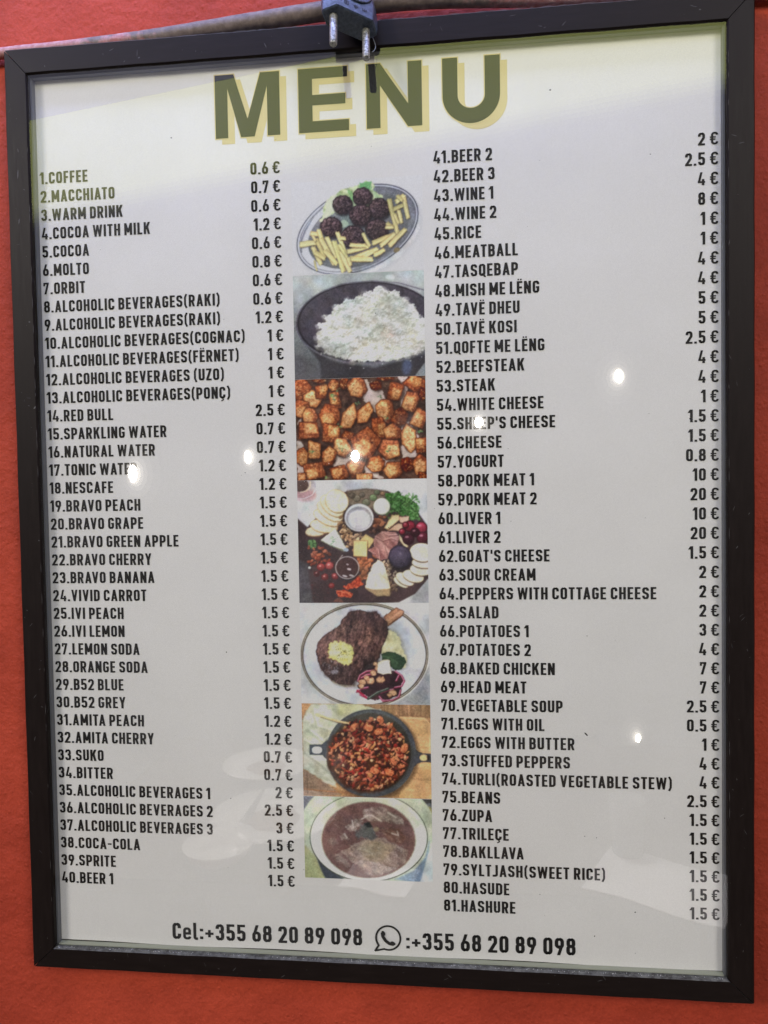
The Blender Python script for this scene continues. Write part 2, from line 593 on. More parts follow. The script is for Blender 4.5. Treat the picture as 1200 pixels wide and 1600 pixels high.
def make_glyphs():
    G = {}
    w = W0
    l, r, t, b = h_, w - h_, 1 - h_, h_
    G['A'] = (.50, [D(.082, 0, .25, 1, .165), D(.418, 0, .25, 1, .165), Bx(.12, .19, .38, .33)])
    def bowl(y0, y1, rr): return S([(l + .04, y0, 0), (rr, y0, .14), (rr, y1, .14), (l + .04, y1, 0)])
    G['B'] = (w, [Bx(0, 0, T, 1), bowl(b, .51, r), bowl(.51, t, r - .012)])
    G['C'] = (w, [S([(r, .66, 0), (r, t, R0), (l, t, R0), (l, b, R0), (r, b, R0), (r, .34, 0)])])
    G['D'] = (w, [Bx(0, 0, T, 1), S([(l, b, 0), (r, b, R0), (r, t, R0), (l, t, 0)])])
    G['E'] = (.385, [Bx(0, 0, T, 1), Bx(T - .01, 0, .385, .15), Bx(T - .01, .425, .355, .575), Bx(T - .01, .85, .385, 1)])
    G['F'] = (.375, [Bx(0, 0, T, 1), Bx(T - .01, .41, .345, .56), Bx(T - .01, .85, .375, 1)])
    G['G'] = (w, [S([(r, .70, 0), (r, t, R0), (l, t, R0), (l, b, R0), (r, b, R0), (r, .50, 0)]), Bx(w * .5, .40, w, .54)])
    G['H'] = (w, [Bx(0, 0, T, 1), Bx(w - T, 0, w, 1), Bx(T - .01, .425, w - T + .01, .575)])
    G['I'] = (T, [Bx(0, 0, T, 1)])
    G['J'] = (.36, [S([(.36 - h_, 1, 0), (.36 - h_, b, .13), (.06, b, 0), (-.02, b, 0)])])
    G['K'] = (.49, [Bx(0, 0, T, 1), D(.17, .40, .40, 1, .185), D(.395, 0, .245, .62, .18)])
    G['L'] = (.375, [Bx(0, 0, T, 1), Bx(T - .01, 0, .375, .15)])
    G['M'] = (.60, [Bx(0, 0, T, 1), Bx(.60 - T, 0, .60, 1), D(.30, .22, .085, 1, .17), D(.30, .22, .515, 1, .17)])
    G['N'] = (.48, [Bx(0, 0, T, 1), Bx(.48 - T, 0, .48, 1), D(.39, 0, .09, 1, .18)])
    G['O'] = (w, [ring(w)])
    G['P'] = (w, [Bx(0, 0, T, 1), S([(l, .42, 0), (r, .42, R0), (r, t, R0), (l, t, 0)])])
    G['Q'] = (w, [ring(w), D(.44, -.08, .27, .24, .15)])
    G['R'] = (w + .01, [Bx(0, 0, T, 1), S([(l, .45, 0), (r, .45, R0), (r, t, R0), (l, t, 0)]), D(.385, 0, .255, .46, .17)])
    sp = [(l, .31, 0), (l, b, R0), (r, b, R0), (r, .43, .15), (l, .58, .15), (l, t, R0), (r, t, R0), (r, .70, 0)]
    G['S'] = (w, [S(sp)])
    G['T'] = (.41, [Bx(.205 - h_, 0, .205 + h_, .86), Bx(0, .85, .41, 1)])
    G['U'] = (w, [S([(l, 1, 0), (l, b, R0), (r, b, R0), (r, 1, 0)])])
    G['V'] = (.49, [D(.245, 0, .08, 1, .16), D(.245, 0, .41, 1, .16)])
    G['W'] = (.72, [D(.20, 0, .075, 1, .155), D(.20, 0, .36, .98, .14), D(.52, 0, .36, .98, .14), D(.52, 0, .645, 1, .155)])
    G['Y'] = (.48, [D(.24, .38, .08, 1, .165), D(.24, .38, .40, 1, .165), Bx(.24 - h_, 0, .24 + h_, .42)])
    G['Z'] = (.41, [Bx(0, 0, .41, .15), Bx(0, .85, .41, 1), D(.09, .13, .32, .87, .185)])
    dots = [Bx(.055, 1.07, .155, 1.19), Bx(.235, 1.07, .335, 1.19)]
    G['Ë'] = (.385, G['E'][1] + dots)
    G['Ç'] = (w, G['C'][1] + [S([(w / 2, .05, 0), (w / 2 + .07, -.10, .03), (w / 2 - .09, -.20, 0)], .09)])
    d = .455; dr = d - h_
    G['0'] = (d, [ring(d)])
    G['1'] = (.29, [Bx(.29 - T, 0, .29, 1), D(.02, .74, .17, 1.0, .15)])
    G['2'] = (d, [S([(l, .68, 0), (l, t, R0), (dr, t, R0), (dr, .58, .12), (.10, .10, 0)]), Bx(0, 0, d, .15)])
    G['3'] = (d, [S([(l, .70, 0), (l, t, R0), (dr - .01, t, R0), (dr - .01, .53, .12), (.19, .53, 0)]), S([(.19, .525, 0), (dr, .525, .13), (dr, b, R0), (l, b, R0), (l, .29, 0)])])
    G['4'] = (.48, [D(.075, .22, .24, 1, .155), Bx(0, .17, .48, .31), Bx(.27, 0, .27 + T - .01, .47)])
    G['5'] = (d, [Bx(.02, .85, d - .02, 1), Bx(.02, .45, .02 + T - .01, .9), S([(.06, .575, 0), (dr, .575, .14), (dr, b, R0), (l, b, R0), (l, .28, 0)])])
    G['6'] = (d, [S([(h_, h_, R0), (dr, h_, R0), (dr, .55, R0), (h_, .55, .14)], closed=True), D(.10, .42, .27, 1, .16)])
    G['7'] = (.43, [Bx(0, .85, .43, 1), Bx(0, .70, .13, .88), D(.14, 0, .345, .87, .165)])
    G['8'] = (d, [S([(h_, h_, R0), (dr, h_, R0), (dr, .52, .13), (h_, .52, .13)], closed=True), S([(h_ + .01, .525, .12), (dr - .01, .525, .12), (dr - .01, t, .137), (h_ + .01, t, .137)], closed=True)])
    G['9'] = (d, [S([(h_, .45, .14), (dr, .45, .14), (dr, t, R0), (h_, t, R0)], closed=True), D(.185, 0, .355, .58, .16)])
    G['.'] = (T, [Bx(0, 0, T, .16)])
    G[':'] = (T, [Bx(0, .06, T, .22), Bx(0, .52, T, .68)])
    G['('] = (.25, [S([(.20, 1.06, 0), (.085, .80, .3), (.085, .18, .3), (.20, -.10, 0)], .145)])
    G[')'] = (.25, [S([(.05, 1.06, 0), (.165, .80, .3), (.165, .18, .3), (.05, -.10, 0)], .145)])
    G["'"] = (.13, [Bx(0, .66, .13, 1)])
    G['-'] = (.30, [Bx(0, .40, .30, .53)])
    G['+'] = (.44, [Bx(0, .33, .44, .47), Bx(.15, .18, .29, .62)])
    G['€'] = (.50, [S([(.46, .76, 0), (.46, t, .12), (.15, t, R0), (.15, b, R0), (.46, b, .12), (.46, .24, 0)], .15), Bx(0, .54, .38, .64), Bx(0, .37, .36, .47)])
    G['e'] = (.43, [S([(.13, .37, 0), (.35, .37, 0), (.35, .66, .12), (.075, .66, .12), (.075, .075, .12), (.34, .075, .12), (.37, .19, 0)], .145)])
    G['l'] = (.25, [S([(h_, 1.02, 0), (h_, .075, .09), (.25, .075, 0)], .155)])
    return G


GL = make_glyphs()
GAP = .112
SPACE = .205
KERN = {'AV': -.06, 'VA': -.06, 'AT': -.04, 'TA': -.05, 'LT': -.02, 'KO': -.01, 'AY': -.05, 'YO': -.02, 'RT': -.02, 'PA': -.02}


def text_width(s, gap=GAP, space=SPACE):
    x = 0
    for i, c in enumerate(s):
        if c == ' ': x += space; continue
        x += GL[c][0] + gap + KERN.get(s[i:i + 2], 0)
    return x - gap


def text_obj(name, s, x, z, cap, right=False, sx=1.155, parent=None, mat=None, width=None, gap=GAP, space=SPACE, lift=.00018, shear=0.0):
    wd = text_width(s, gap, space)
    if width: sx = width / (wd * cap)
    if right: x = x - wd * cap * sx
    V, F = [], []
    cx = 0
    for i, c in enumerate(s):
        if c == ' ':
            cx += space; continue
        w, prims = GL[c]
        k = 0
        for prim in prims:
            for q in prim:
                n = len(V)
                # flush strokes are kept a hair apart in depth
                y = DP - lift - .000006 * k
                V += [(x + (cx + px) * cap * sx, y, z + py * cap + shear * (cx + px) * cap) for px, py in q]
                F.append((n, n + 1, n + 2, n + 3))
            k += 1
        cx += w + gap + KERN.get(s[i:i + 2], 0)
    return mesh_obj(name, V, F, mat or M_ink, parent or poster)


LEFT = ["COFFEE", "MACCHIATO", "WARM DRINK", "COCOA WITH MILK", "COCOA", "MOLTO", "ORBIT", "ALCOHOLIC BEVERAGES(RAKI)",
        "ALCOHOLIC BEVERAGES(RAKI)", "ALCOHOLIC BEVERAGES(COGNAC)", "ALCOHOLIC BEVERAGES(FËRNET)", "ALCOHOLIC BEVERAGES (UZO)",
        "ALCOHOLIC BEVERAGES(PONÇ)", "RED BULL", "SPARKLING WATER", "NATURAL WATER", "TONIC WATER", "NESCAFE", "BRAVO PEACH",
        "BRAVO GRAPE", "BRAVO GREEN APPLE", "BRAVO CHERRY", "BRAVO BANANA", "VIVID CARROT", "IVI PEACH", "IVI LEMON", "LEMON SODA",
        "ORANGE SODA", "B52 BLUE", "B52 GREY", "AMITA PEACH", "AMITA CHERRY", "SUKO", "BITTER", "ALCOHOLIC BEVERAGES 1",
        "ALCOHOLIC BEVERAGES 2", "ALCOHOLIC BEVERAGES 3", "COCA-COLA", "SPRITE", "BEER 1"]
LPRICE = "0.6 0.7 0.6 1.2 0.6 0.8 0.6 0.6 1.2 1 1 1 1 2.5 0.7 0.7 1.2 1.2 1.5 1.5 1.5 1.5 1.5 1.5 1.5 1.5 1.5 1.5 1.5 1.5 1.2 1.2 0.7 0.7 2 2.5 3 1.5 1.5 1.5".split()
RIGHTL = ["BEER 2", "BEER 3", "WINE 1", "WINE 2", "RICE", "MEATBALL", "TASQEBAP", "MISH ME LËNG", "TAVË DHEU", "TAVË KOSI",
          "QOFTE ME LËNG", "BEEFSTEAK", "STEAK", "WHITE CHEESE", "SHEEP'S CHEESE", "CHEESE", "YOGURT", "PORK MEAT 1", "PORK MEAT 2",
          "LIVER 1", "LIVER 2", "GOAT'S CHEESE", "SOUR CREAM", "PEPPERS WITH COTTAGE CHEESE", "SALAD", "POTATOES 1", "POTATOES 2",
          "BAKED CHICKEN", "HEAD MEAT", "VEGETABLE SOUP", "EGGS WITH OIL", "EGGS WITH BUTTER", "STUFFED PEPPERS",
          "TURLI(ROASTED VEGETABLE STEW)", "BEANS", "ZUPA", "TRILEÇE", "BAKLLAVA", "SYLTJASH(SWEET RICE)", "HASUDE", "HASHURE"]
RPRICE = "2 2.5 4 8 1 1 4 4 5 5 2.5 4 4 1 1.5 1.5 0.8 10 20 10 20 1.5 2 2 2 3 4 7 7 2.5 0.5 1 4 4 2.5 1.5 1.5 1.5 1.5 1.5 1.5".split()
CAP = .00660


def bend(i, n, a):      # the small bow the lines have along the sheet
    t = (i - 1) / (n - 1) * 2 - 1
    return a * (.55 * math.sin(t * math.pi * 1.0) * -1 + .0)


for i, s in enumerate(LEFT, 1):
    text_obj('menu_item', '%d.%s' % (i, s), -.1845, .19893 - .010312 * i, CAP)
for i, s in enumerate(LPRICE, 1):
    text_obj('price', s + ' €', -.0464, .19695 - .0102 * i + bend(i, 40, .0009), CAP, right=True)
for i, s in enumerate(RIGHTL, 41):
    text_obj('menu_item', '%d.%s' % (i, s), .0378, .60501 - .0102 * i + bend(i - 40, 41, .0008), CAP)
for i, s in enumerate(RPRICE, 41):
    text_obj('price', s + ' €', .1842, .60597 - .0102 * i + bend(i - 40, 41, .0006), CAP, right=True)

text_obj('phone_number', 'Cel:+355 68 20 89 098', -.1185, -.2443, .0098, width=.1102, space=.24, shear=.012)
text_obj('phone_number', ':+355 68 20 89 098', .0165, -.2440, .0098, width=.0925, space=.24, shear=.010)


def poly_obj(name, polys, mat, parent, lift):
    V, F = [], []
    for k, p in enumerate(polys):
        n = len(V)
        V += [(x, DP - lift - .000006 * k, z) for x, z in p]
        F.append(tuple(range(n, n + len(p))))
    return mesh_obj(name, V, F, mat, parent)


def build_icon():
    cx, cz, r = .00645, -.2379, .00735
    w = .00105
    pts = []
    gap0 = math.radians(218); gap1 = math.radians(250)
    A = [gap1 + (2 * math.pi - (gap1 - gap0)) * k / 48 for k in range(49)]
    path = [(cx + (r - w / 2) * math.cos(a), cz + (r - w / 2) * math.sin(a)) for a in A]
    tail = (cx - r * 1.03, cz - r * 1.04)
    quads = strip_poly([tail] + path + [tail], w)
    # handset: curved grip with two end lobes
    hs = []
    g = [(-.45, .42), (-.40, .10), (-.20, -.20), (.10, -.42), (.42, -.45)]
    P = arc_path([(cx + x * r, cz + z * r, (.35 * r if 0 < i < 4 else 0)) for i, (x, z) in enumerate(g)])
    hs += strip_poly(P, .24 * r)
    def lobe(x, z, ang):
        c, s = math.cos(ang), math.sin(ang)
        return [(cx + r * (x + .20 * math.cos(t) * c - .13 * math.sin(t) * s), cz + r * (z + .20 * math.cos(t) * s + .13 * math.sin(t) * c)) for t in [k * math.pi / 8 for k in range(16)]]
    hs += [lobe(-.36, .38, math.radians(-60)), lobe(.36, -.37, math.radians(-30))]
    poly_obj('messenger_icon', quads + hs, M_ink, poster, .00018)


build_icon()

# ------------------------------------------------------------------ the heading: heavy letters with tan drop shadow
def offset_poly(p, d):
    P = np.array(p); n = len(P)
    area2 = sum(P[i][0] * P[(i + 1) % n][1] - P[(i + 1) % n][0] * P[i][1] for i in range(n))
    sg = 1 if area2 > 0 else -1
    out = []
    for i in range(n):
        d1 = P[i] - P[i - 1]; d2 = P[(i + 1) % n] - P[i]
        d1 /= np.linalg.norm(d1); d2 /= np.linalg.norm(d2)
        n1 = np.array((d1[1], -d1[0])) * sg; n2 = np.array((d2[1], -d2[0])) * sg
        b = n1 + n2; k = 2 / max(.25, float(b @ b))
        out.append(tuple(P[i] + b * k * d * (1 if k < 3 else 3 / k)))
    return out


def heading():
    z0, z1 = .2074, .2416
    H = z1 - z0
    L = []
    x, w, s = -.0816, .0362, .0070
    vx = (x + x + w) / 2
    L.append([(x, z0), (x + s, z0), (x + s, z1 - .0075), (vx - .0038, z0), (vx + .0038, z0), (x + w - s, z1 - .0075), (x + w - s, z0), (x + w, z0), (x + w, z1), (x + w - .0106, z1), (vx, z0 + .0098), (x + .0106, z1), (x, z1)])
    x, w, s = -.0349, .0275, .0076
    L.append([(x, z0), (x + w, z0), (x + w, z0 + .0060), (x + s, z0 + .0060), (x + s, z0 + .0144), (x + w - .0018, z0 + .0144), (x + w - .0018, z0 + .0200), (x + s, z0 + .0200), (x + s, z1 - .0056), (x + w - .0006, z1 - .0056), (x + w - .0006, z1), (x, z1)])
    x, w, s = .0023, .0299, .0074
    L.append([(x, z0), (x + s, z0), (x + s, z0 + .0225), (x + w - s - .0002, z0), (x + w, z0), (x + w, z1), (x + w - s, z1), (x + w - s, z0 + .0120), (x + s + .0001, z1), (x, z1)])
    x, w, s = .0432, .0304, .0080
    ro, cz = w / 2, z0 + w / 2 - .0008
    ri = ro - s
    cx = x + ro
    out = [(x, z1)] + [(cx + ro * math.cos(a), cz + (ro - .0002) * math.sin(a)) for a in [math.pi + math.pi * k / 28 for k in range(29)]] + [(x + w, z1), (x + w - s, z1)]
    out += [(cx + ri * math.cos(a), cz + (ri - .0002) * math.sin(a)) for a in [-math.pi * k / 24 for k in range(25)]] + [(x + s, z1)]
    L.append(out)
    for p in L:
        poly_obj('title_shadow', [offset_poly([(a + .0036, b - .0031) for a, b in p], .0002)], M_tan, poster, .00008)
        poly_obj('title_outline', [offset_poly(p, .00055)], M_tan, poster, .00014)
        poly_obj('title_letter', [p], M_head, poster, .00020)


heading()
# ------------------------------------------------------------------ the seven food pictures, painted in code into point colours of flat sheets
def lin(c):
    c = np.clip(np.asarray(c, float), 0, 255) / 255
    return np.where(c <= .04045, c / 12.92, ((c + .055) / 1.055) ** 2.4)


class Canvas:
    def __init__(s, rect, corners, nx, base=(200, 198, 192), seed=1):
        s.rect = rect                       # x0, x1, z0, z1 on the poster
        x0, x1, z0, z1 = rect
        s.nx = nx; s.ny = int(nx * (z1 - z0) / (x1 - x0)) + 1
        u = np.linspace(0, 1, s.nx)[None, :]; v = np.linspace(0, 1, s.ny)[:, None]
        (ax, ay), (bx, by), (cx, cy), (dx, dy) = corners     # TL TR BR BL in drawing units
        s.X = (ax * (1 - u) + bx * u) * (1 - v) + (dx * (1 - u) + cx * u) * v
        s.Y = (ay * (1 - u) + by * u) * (1 - v) + (dy * (1 - u) + cy * u) * v
        s.im = np.ones((s.ny, s.nx, 3)) * np.array(base, float)
        s.g = np.random.default_rng(seed)
        s.aa = (bx - ax) / nx

    def noise(s, scale, seed=0, oct=1, ang=0.0, stretch=1.0):
        c, n = math.cos(ang), math.sin(ang)
        U = (s.X * c + s.Y * n) / stretch; W = -s.X * n + s.Y * c
        tot = np.zeros_like(s.X); amp = 1.0; sm = 0
        for o in range(oct):
            g = np.random.default_rng(seed * 13 + o + 5)
            L = g.random((64, 64))
            a = U / scale + 500.3; b = W / scale + 500.7
            i, j = np.floor(a).astype(int), np.floor(b).astype(int)
            fa, fb = a - i, b - j
            fa = fa * fa * (3 - 2 * fa); fb = fb * fb * (3 - 2 * fb)
            i %= 64; j %= 64; i2 = (i + 1) % 64; j2 = (j + 1) % 64
            tot += amp * ((L[j, i] * (1 - fa) + L[j, i2] * fa) * (1 - fb) + (L[j2, i] * (1 - fa) + L[j2, i2] * fa) * fb)
            sm += amp; amp *= .55; scale *= .5
        return tot / sm

    def box(s, x0, y0, x1, y1, pad=10):
        m = (s.X > x0 - pad) & (s.X < x1 + pad) & (s.Y > y0 - pad) & (s.Y < y1 + pad)
        r = np.where(m.any(1))[0]; c = np.where(m.any(0))[0]
        if len(r) == 0 or len(c) == 0: return None
        return slice(r[0], r[-1] + 1), slice(c[0], c[-1] + 1)

    def paint(s, sl, sd, colr, alpha=1.0, soft=None):
        """colr: constant or (h,w,3); sd: signed distance, negative inside"""
        a = np.clip(.5 - sd / (soft or s.aa), 0, 1)[..., None] * alpha
        s.im[sl] = s.im[sl] * (1 - a) + np.asarray(colr, float) * a

    def sd_poly(s, sl, P):
        X, Y = s.X[sl], s.Y[sl]
        P = np.asarray(P, float); n = len(P)
        d = np.full(X.shape, 1e9); ins = np.zeros(X.shape, bool)
        for i in range(n):
            a, b = P[i], P[(i + 1) % n]
            e = b - a; w0, w1 = X - a[0], Y - a[1]
            t = np.clip((w0 * e[0] + w1 * e[1]) / (e @ e + 1e-9), 0, 1)
            d = np.minimum(d, (w0 - e[0] * t) ** 2 + (w1 - e[1] * t) ** 2)
            if a[1] != b[1]:
                cr = ((a[1] > Y) != (b[1] > Y)) & (X < (b[0] - a[0]) * (Y - a[1]) / (b[1] - a[1]) + a[0])
                ins ^= cr
        return np.where(ins, -1, 1) * np.sqrt(d)

    def poly(s, P, colr, alpha=1.0, soft=None, rough=0, rs=14, seed=1, shade=0, edge=None, ew=6):
        P = np.asarray(P, float)
        sl = s.box(*P.min(0), *P.max(0), pad=12 + rough)
        if sl is None: return
        sd = s.sd_poly(sl, P)
        if rough: sd = sd + (s.noise(rs, seed, 2)[sl] - .5) * 2 * rough
        s._fill(sl, sd, colr, alpha, soft, shade, edge, ew, P.mean(0), (P.max(0) - P.min(0)) / 2)

    def ell(s, cx, cy, rx, ry, colr, rot=0, alpha=1.0, soft=None, rough=0, rs=14, seed=1, shade=0, edge=None, ew=6, sq=2.0):
        R = max(rx, ry)
        sl = s.box(cx - R, cy - R, cx + R, cy + R, pad=12 + rough)
        if sl is None: return
        a = math.radians(rot); c, n = math.cos(a), math.sin(a)
        x = (s.X[sl] - cx) * c + (s.Y[sl] - cy) * n; y = -(s.X[sl] - cx) * n + (s.Y[sl] - cy) * c
        k = (np.abs(x / rx) ** sq + np.abs(y / ry) ** sq) ** (1 / sq) + 1e-9
        gr = np.sqrt((x / rx ** 2) ** 2 + (y / ry ** 2) ** 2) / k + 1e-9
        sd = (k - 1) / gr
        sd = np.where(k < .5, -(1 - k) * min(rx, ry), sd)
        if rough: sd = sd + (s.noise(rs, seed, 2)[sl] - .5) * 2 * rough
        s._fill(sl, sd, colr, alpha, soft, shade, edge, ew, (cx, cy), (rx, ry))

    def _fill(s, sl, sd, colr, alpha, soft, shade, edge, ew, cen, half):
        C = np.asarray(colr, float)
        if C.ndim == 3: C = C[sl]
        else: C = np.ones(sd.shape + (3,)) * C
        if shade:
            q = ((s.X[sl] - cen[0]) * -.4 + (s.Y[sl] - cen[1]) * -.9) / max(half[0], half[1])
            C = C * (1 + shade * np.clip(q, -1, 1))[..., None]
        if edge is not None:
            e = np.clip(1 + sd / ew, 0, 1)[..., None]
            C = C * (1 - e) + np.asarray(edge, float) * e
        s.paint(sl, sd, C, alpha, soft)

    def line(s, pts, w, colr, alpha=1.0, soft=None):
        P = np.asarray(pts, float)
        sl = s.box(*P.min(0), *P.max(0), pad=w + 8)
        if sl is None: return
        X, Y = s.X[sl], s.Y[sl]
        d = np.full(X.shape, 1e9)
        for a, b in zip(P[:-1], P[1:]):
            e = b - a; t = np.clip(((X - a[0]) * e[0] + (Y - a[1]) * e[1]) / (e @ e + 1e-9), 0, 1)
            d = np.minimum(d, np.hypot(X - a[0] - e[0] * t, Y - a[1] - e[1] * t))
        s.paint(sl, d - w / 2, colr, alpha, soft)

    def mix(s, A, B, t):
        t = np.clip(t, 0, 1)[..., None]
        return np.asarray(A, float) * (1 - t) + np.asarray(B, float) * t

    def grain(s, amt):
        s.im += s.g.normal(0, amt, s.im.shape[:2])[..., None]

    def texture(s, amt, keep_white=0):
        lum = s.im.mean(-1)
        m = np.where(lum > keep_white, 0., 1.) if keep_white else np.ones_like(lum)
        t = (s.noise(8, 91, 2) - .5) * .9 + (s.noise(4, 92, 1) - .5) * .8
        dark = 1 - .85 * np.clip((lum - 120) / 60, 0, 1)
        k = 1 + amt * t * dark * m + .30 * (s.noise(190, 93, 2) - .5) * m + .16 * (s.noise(50, 94, 2) - .5) * m
        s.im = np.clip(s.im * k[..., None], 0, 235)
        for ch, sd in ((0, 95), (2, 96)):
            s.im[..., ch] *= 1 + .10 * (s.noise(75, sd, 2) - .5) * m
        md = s.im.mean(-1, keepdims=True)
        s.im = s.im * .86 + md * .14
        s.im = s.im + (s.im - 118) * .17 * m[..., None]
        # the soft dots of the ink-jet print
        p = np.pad(s.im, ((2, 2), (2, 2), (0, 0)), 'edge')
        w = (.08, .24, .36, .24, .08)
        p = sum(w[i] * p[i:i + s.ny] for i in range(5))
        s.im = sum(w[i] * p[:, i:i + s.nx] for i in range(5)) * .62 + s.im * .38

    def build(s, name, label, white):
        s.texture(.34, 184 if 'meatballs' in label else 0)
        x0, x1, z0, z1 = s.rect
        nx, ny = s.nx, s.ny
        alb = np.clip(lin(s.im) / lin(white) * .79, .004, .87)
        xs = np.linspace(x0, x1, nx); zs = np.linspace(z1, z0, ny)
        XX, ZZ = np.meshgrid(xs, zs)
        co = np.stack([XX, np.full_like(XX, DP - .00006), ZZ], -1).reshape(-1, 3).astype(np.float32)
        i = np.arange(nx * ny).reshape(ny, nx)
        q = np.stack([i[1:, :-1], i[1:, 1:], i[:-1, 1:], i[:-1, :-1]], -1).reshape(-1, 4)
        me = bpy.data.meshes.new(name)
        me.vertices.add(len(co)); me.vertices.foreach_set('co', co.ravel())
        me.loops.add(q.size); me.loops.foreach_set('vertex_index', q.ravel().astype(np.int32))
        me.polygons.add(len(q)); me.polygons.foreach_set('loop_start', np.arange(0, q.size, 4, dtype=np.int32))
        me.update(calc_edges=True)
        at = me.color_attributes.new('print', 'FLOAT_COLOR', 'POINT')
        rgba = np.ones((len(co), 4), np.float32); rgba[:, :3] = alb.reshape(-1, 3)
        at.data.foreach_set('color', rgba.ravel())
        me.materials.append(M_print)
        o = bpy.data.objects.new(name, me)
        col.objects.link(o); o.parent = poster
        o['label'] = label


NX = 250
PX0, PX1 = -.0401, .0318


def paint_meatballs():
    c = Canvas((PX0, PX1, .1308, .1812), [(82, 90), (1070, 60), (1070, 732), (82, 772)], NX, seed=2)
    c.im[:] = (199, 198, 193)
    n1, n2, n3 = c.noise(9, 1, 2), c.noise(26, 2, 2), c.noise(90, 3, 2)
    X, Y = c.X, c.Y
    c.ell(600, 480, 470, 285, (165, 166, 165), -22, soft=60, alpha=.75)
    t = np.clip((X - 380) / 300, 0, 1)
    c.ell(577, 440, 482, 292, c.mix((196, 197, 196), (104, 106, 111), t), -22)
    c.ell(577, 440, 478, 288, (70, 72, 82), -22, soft=3, alpha=0)
    for k, (d, w, cc) in enumerate([(0, 7, (66, 68, 80)), (-10, 8, (190, 192, 196)), (-20, 5, (90, 92, 100))]):
        P = [(577 + (480 + d) * math.cos(q) * .927 - (290 + d) * math.sin(q) * -.375, 440 + (480 + d) * math.cos(q) * -.375 + (290 + d) * math.sin(q) * .927) for q in np.linspace(0, 2 * math.pi, 70)]
        c.line(P, w, cc, alpha=.9)
    # dark inner reflection on the left lip
    c.line([(150, 600), (150, 520), (185, 440), (250, 340), (325, 272)], 14, (105, 108, 116), soft=8, alpha=.8)
    inner = c.mix((88, 90, 92), (120, 122, 124), n3)
    c.ell(590, 450, 405, 245, inner, -22, shade=.12)
    c.line([(700, 150), (850, 190), (960, 260), (1000, 350), (960, 450), (860, 590), (700, 700), (560, 735)], 26, (122, 125, 130), soft=22, alpha=.7)
    # salad leaves
    g = c.g
    lf = c.mix((128, 150, 100), (206, 212, 172), n2 * 1.5 - .2)
    c.poly([(345, 250), (400, 190), (470, 150), (560, 120), (640, 100), (700, 110), (720, 160), (770, 200), (760, 240), (640, 300), (480, 300), (400, 330), (350, 350), (300, 380), (320, 330)], lf, rough=18, rs=30)
    c.poly([(350, 230), (420, 180), (430, 260), (380, 340), (330, 350)], (206, 208, 178), rough=14, alpha=.8)
    c.poly([(600, 105), (690, 98), (690, 150), (640, 165), (605, 140)], (98, 156, 98), rough=9, alpha=.9)
    c.poly([(510, 150), (545, 170), (560, 240), (530, 220)], (118, 168, 104), rough=8, alpha=.8)
    c.poly([(700, 160), (735, 190), (760, 215), (715, 215)], (150, 176, 132), rough=6)
    c.poly([(450, 330), (540, 320), (560, 420), (470, 440)], (118, 130, 124), rough=12)
    c.poly([(450, 375), (500, 370), (520, 410), (470, 430)], (160, 176, 152), rough=10)
    mb = c.mix((46, 36, 40), (124, 100, 100), (n1 - .28) * 1.7)
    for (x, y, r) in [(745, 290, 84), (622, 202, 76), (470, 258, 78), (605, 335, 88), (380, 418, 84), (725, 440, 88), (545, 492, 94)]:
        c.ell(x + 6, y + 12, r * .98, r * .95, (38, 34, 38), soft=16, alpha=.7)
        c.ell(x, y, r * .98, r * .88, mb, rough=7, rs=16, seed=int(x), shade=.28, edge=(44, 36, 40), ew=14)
        for _ in range(70):
            a, q = g.uniform(0, 6.3), r * .82 * math.sqrt(g.random())
            v = g.uniform(-1, 1)
            c.ell(x + q * math.cos(a), y + q * math.sin(a) * .9, g.uniform(3, 6), g.uniform(2.5, 5), (78 + 42 * v, 62 + 38 * v, 66 + 38 * v), alpha=.65)
    fr = [(140, 545, 262, 530, 46), (222, 462, 300, 470, 36), (240, 560, 300, 690, 40), (265, 500, 330, 640, 34), (250, 600, 330, 650, 40), (285, 435, 330, 560, 36), (300, 500, 400, 690, 42), (345, 490, 420, 640, 36), (330, 590, 420, 690, 40), (250, 660, 268, 735, 14),
          (400, 520, 470, 745, 44), (425, 455, 490, 620, 34), (455, 600, 520, 745, 42), (440, 545, 500, 640, 30), (445, 500, 490, 505, 30), (500, 600, 660, 560, 38), (520, 550, 640, 555, 34), (620, 465, 672, 560, 28), (560, 640, 730, 578, 34), (600, 645, 700, 600, 28), (520, 650, 690, 655, 44),
          (505, 640, 525, 700, 32), (690, 540, 850, 480, 38), (750, 560, 860, 470, 36), (700, 625, 780, 585, 36), (820, 225, 880, 470, 38), (815, 560, 940, 440, 40), (800, 395, 850, 430, 34), (870, 250, 935, 200, 40), (850, 300, 950, 260, 32), (930, 215, 960, 365, 36), (890, 305, 910, 400, 32), (860, 330, 890, 400, 30), (790, 425, 850, 425, 30), (880, 200, 920, 240, 30), (240, 480, 262, 520, 24)]
    for i, (x0, y0, x1, y1, w) in enumerate(fr):
        L = math.hypot(x1 - x0, y1 - y0); ux, uy = (x1 - x0) / L, (y1 - y0) / L; nxx, nyy = -uy, ux
        b = g.uniform(-10, 10); w *= .95
        P = [(x0 + nxx * w / 2, y0 + nyy * w / 2), (x0 + ux * L * .5 + nxx * (w / 2 + b * .4), y0 + uy * L * .5 + nyy * (w / 2 + b * .4)), (x1 + nxx * w * .42, y1 + nyy * w * .42), (x1 - nxx * w * .42, y1 - nyy * w * .42), (x0 + ux * L * .5 - nxx * (w / 2 - b * .4), y0 + uy * L * .5 - nyy * (w / 2 - b * .4)), (x0 - nxx * w / 2, y0 - nyy * w / 2)]
        v = g.uniform(-16, 12)
        c.poly([(x + 4, y + 7) for x, y in P], (72, 60, 44), alpha=.55, soft=10)
        c.poly(P, (202 + v, 192 + v, 132 + v), edge=(160, 138, 86), ew=8, rough=2)
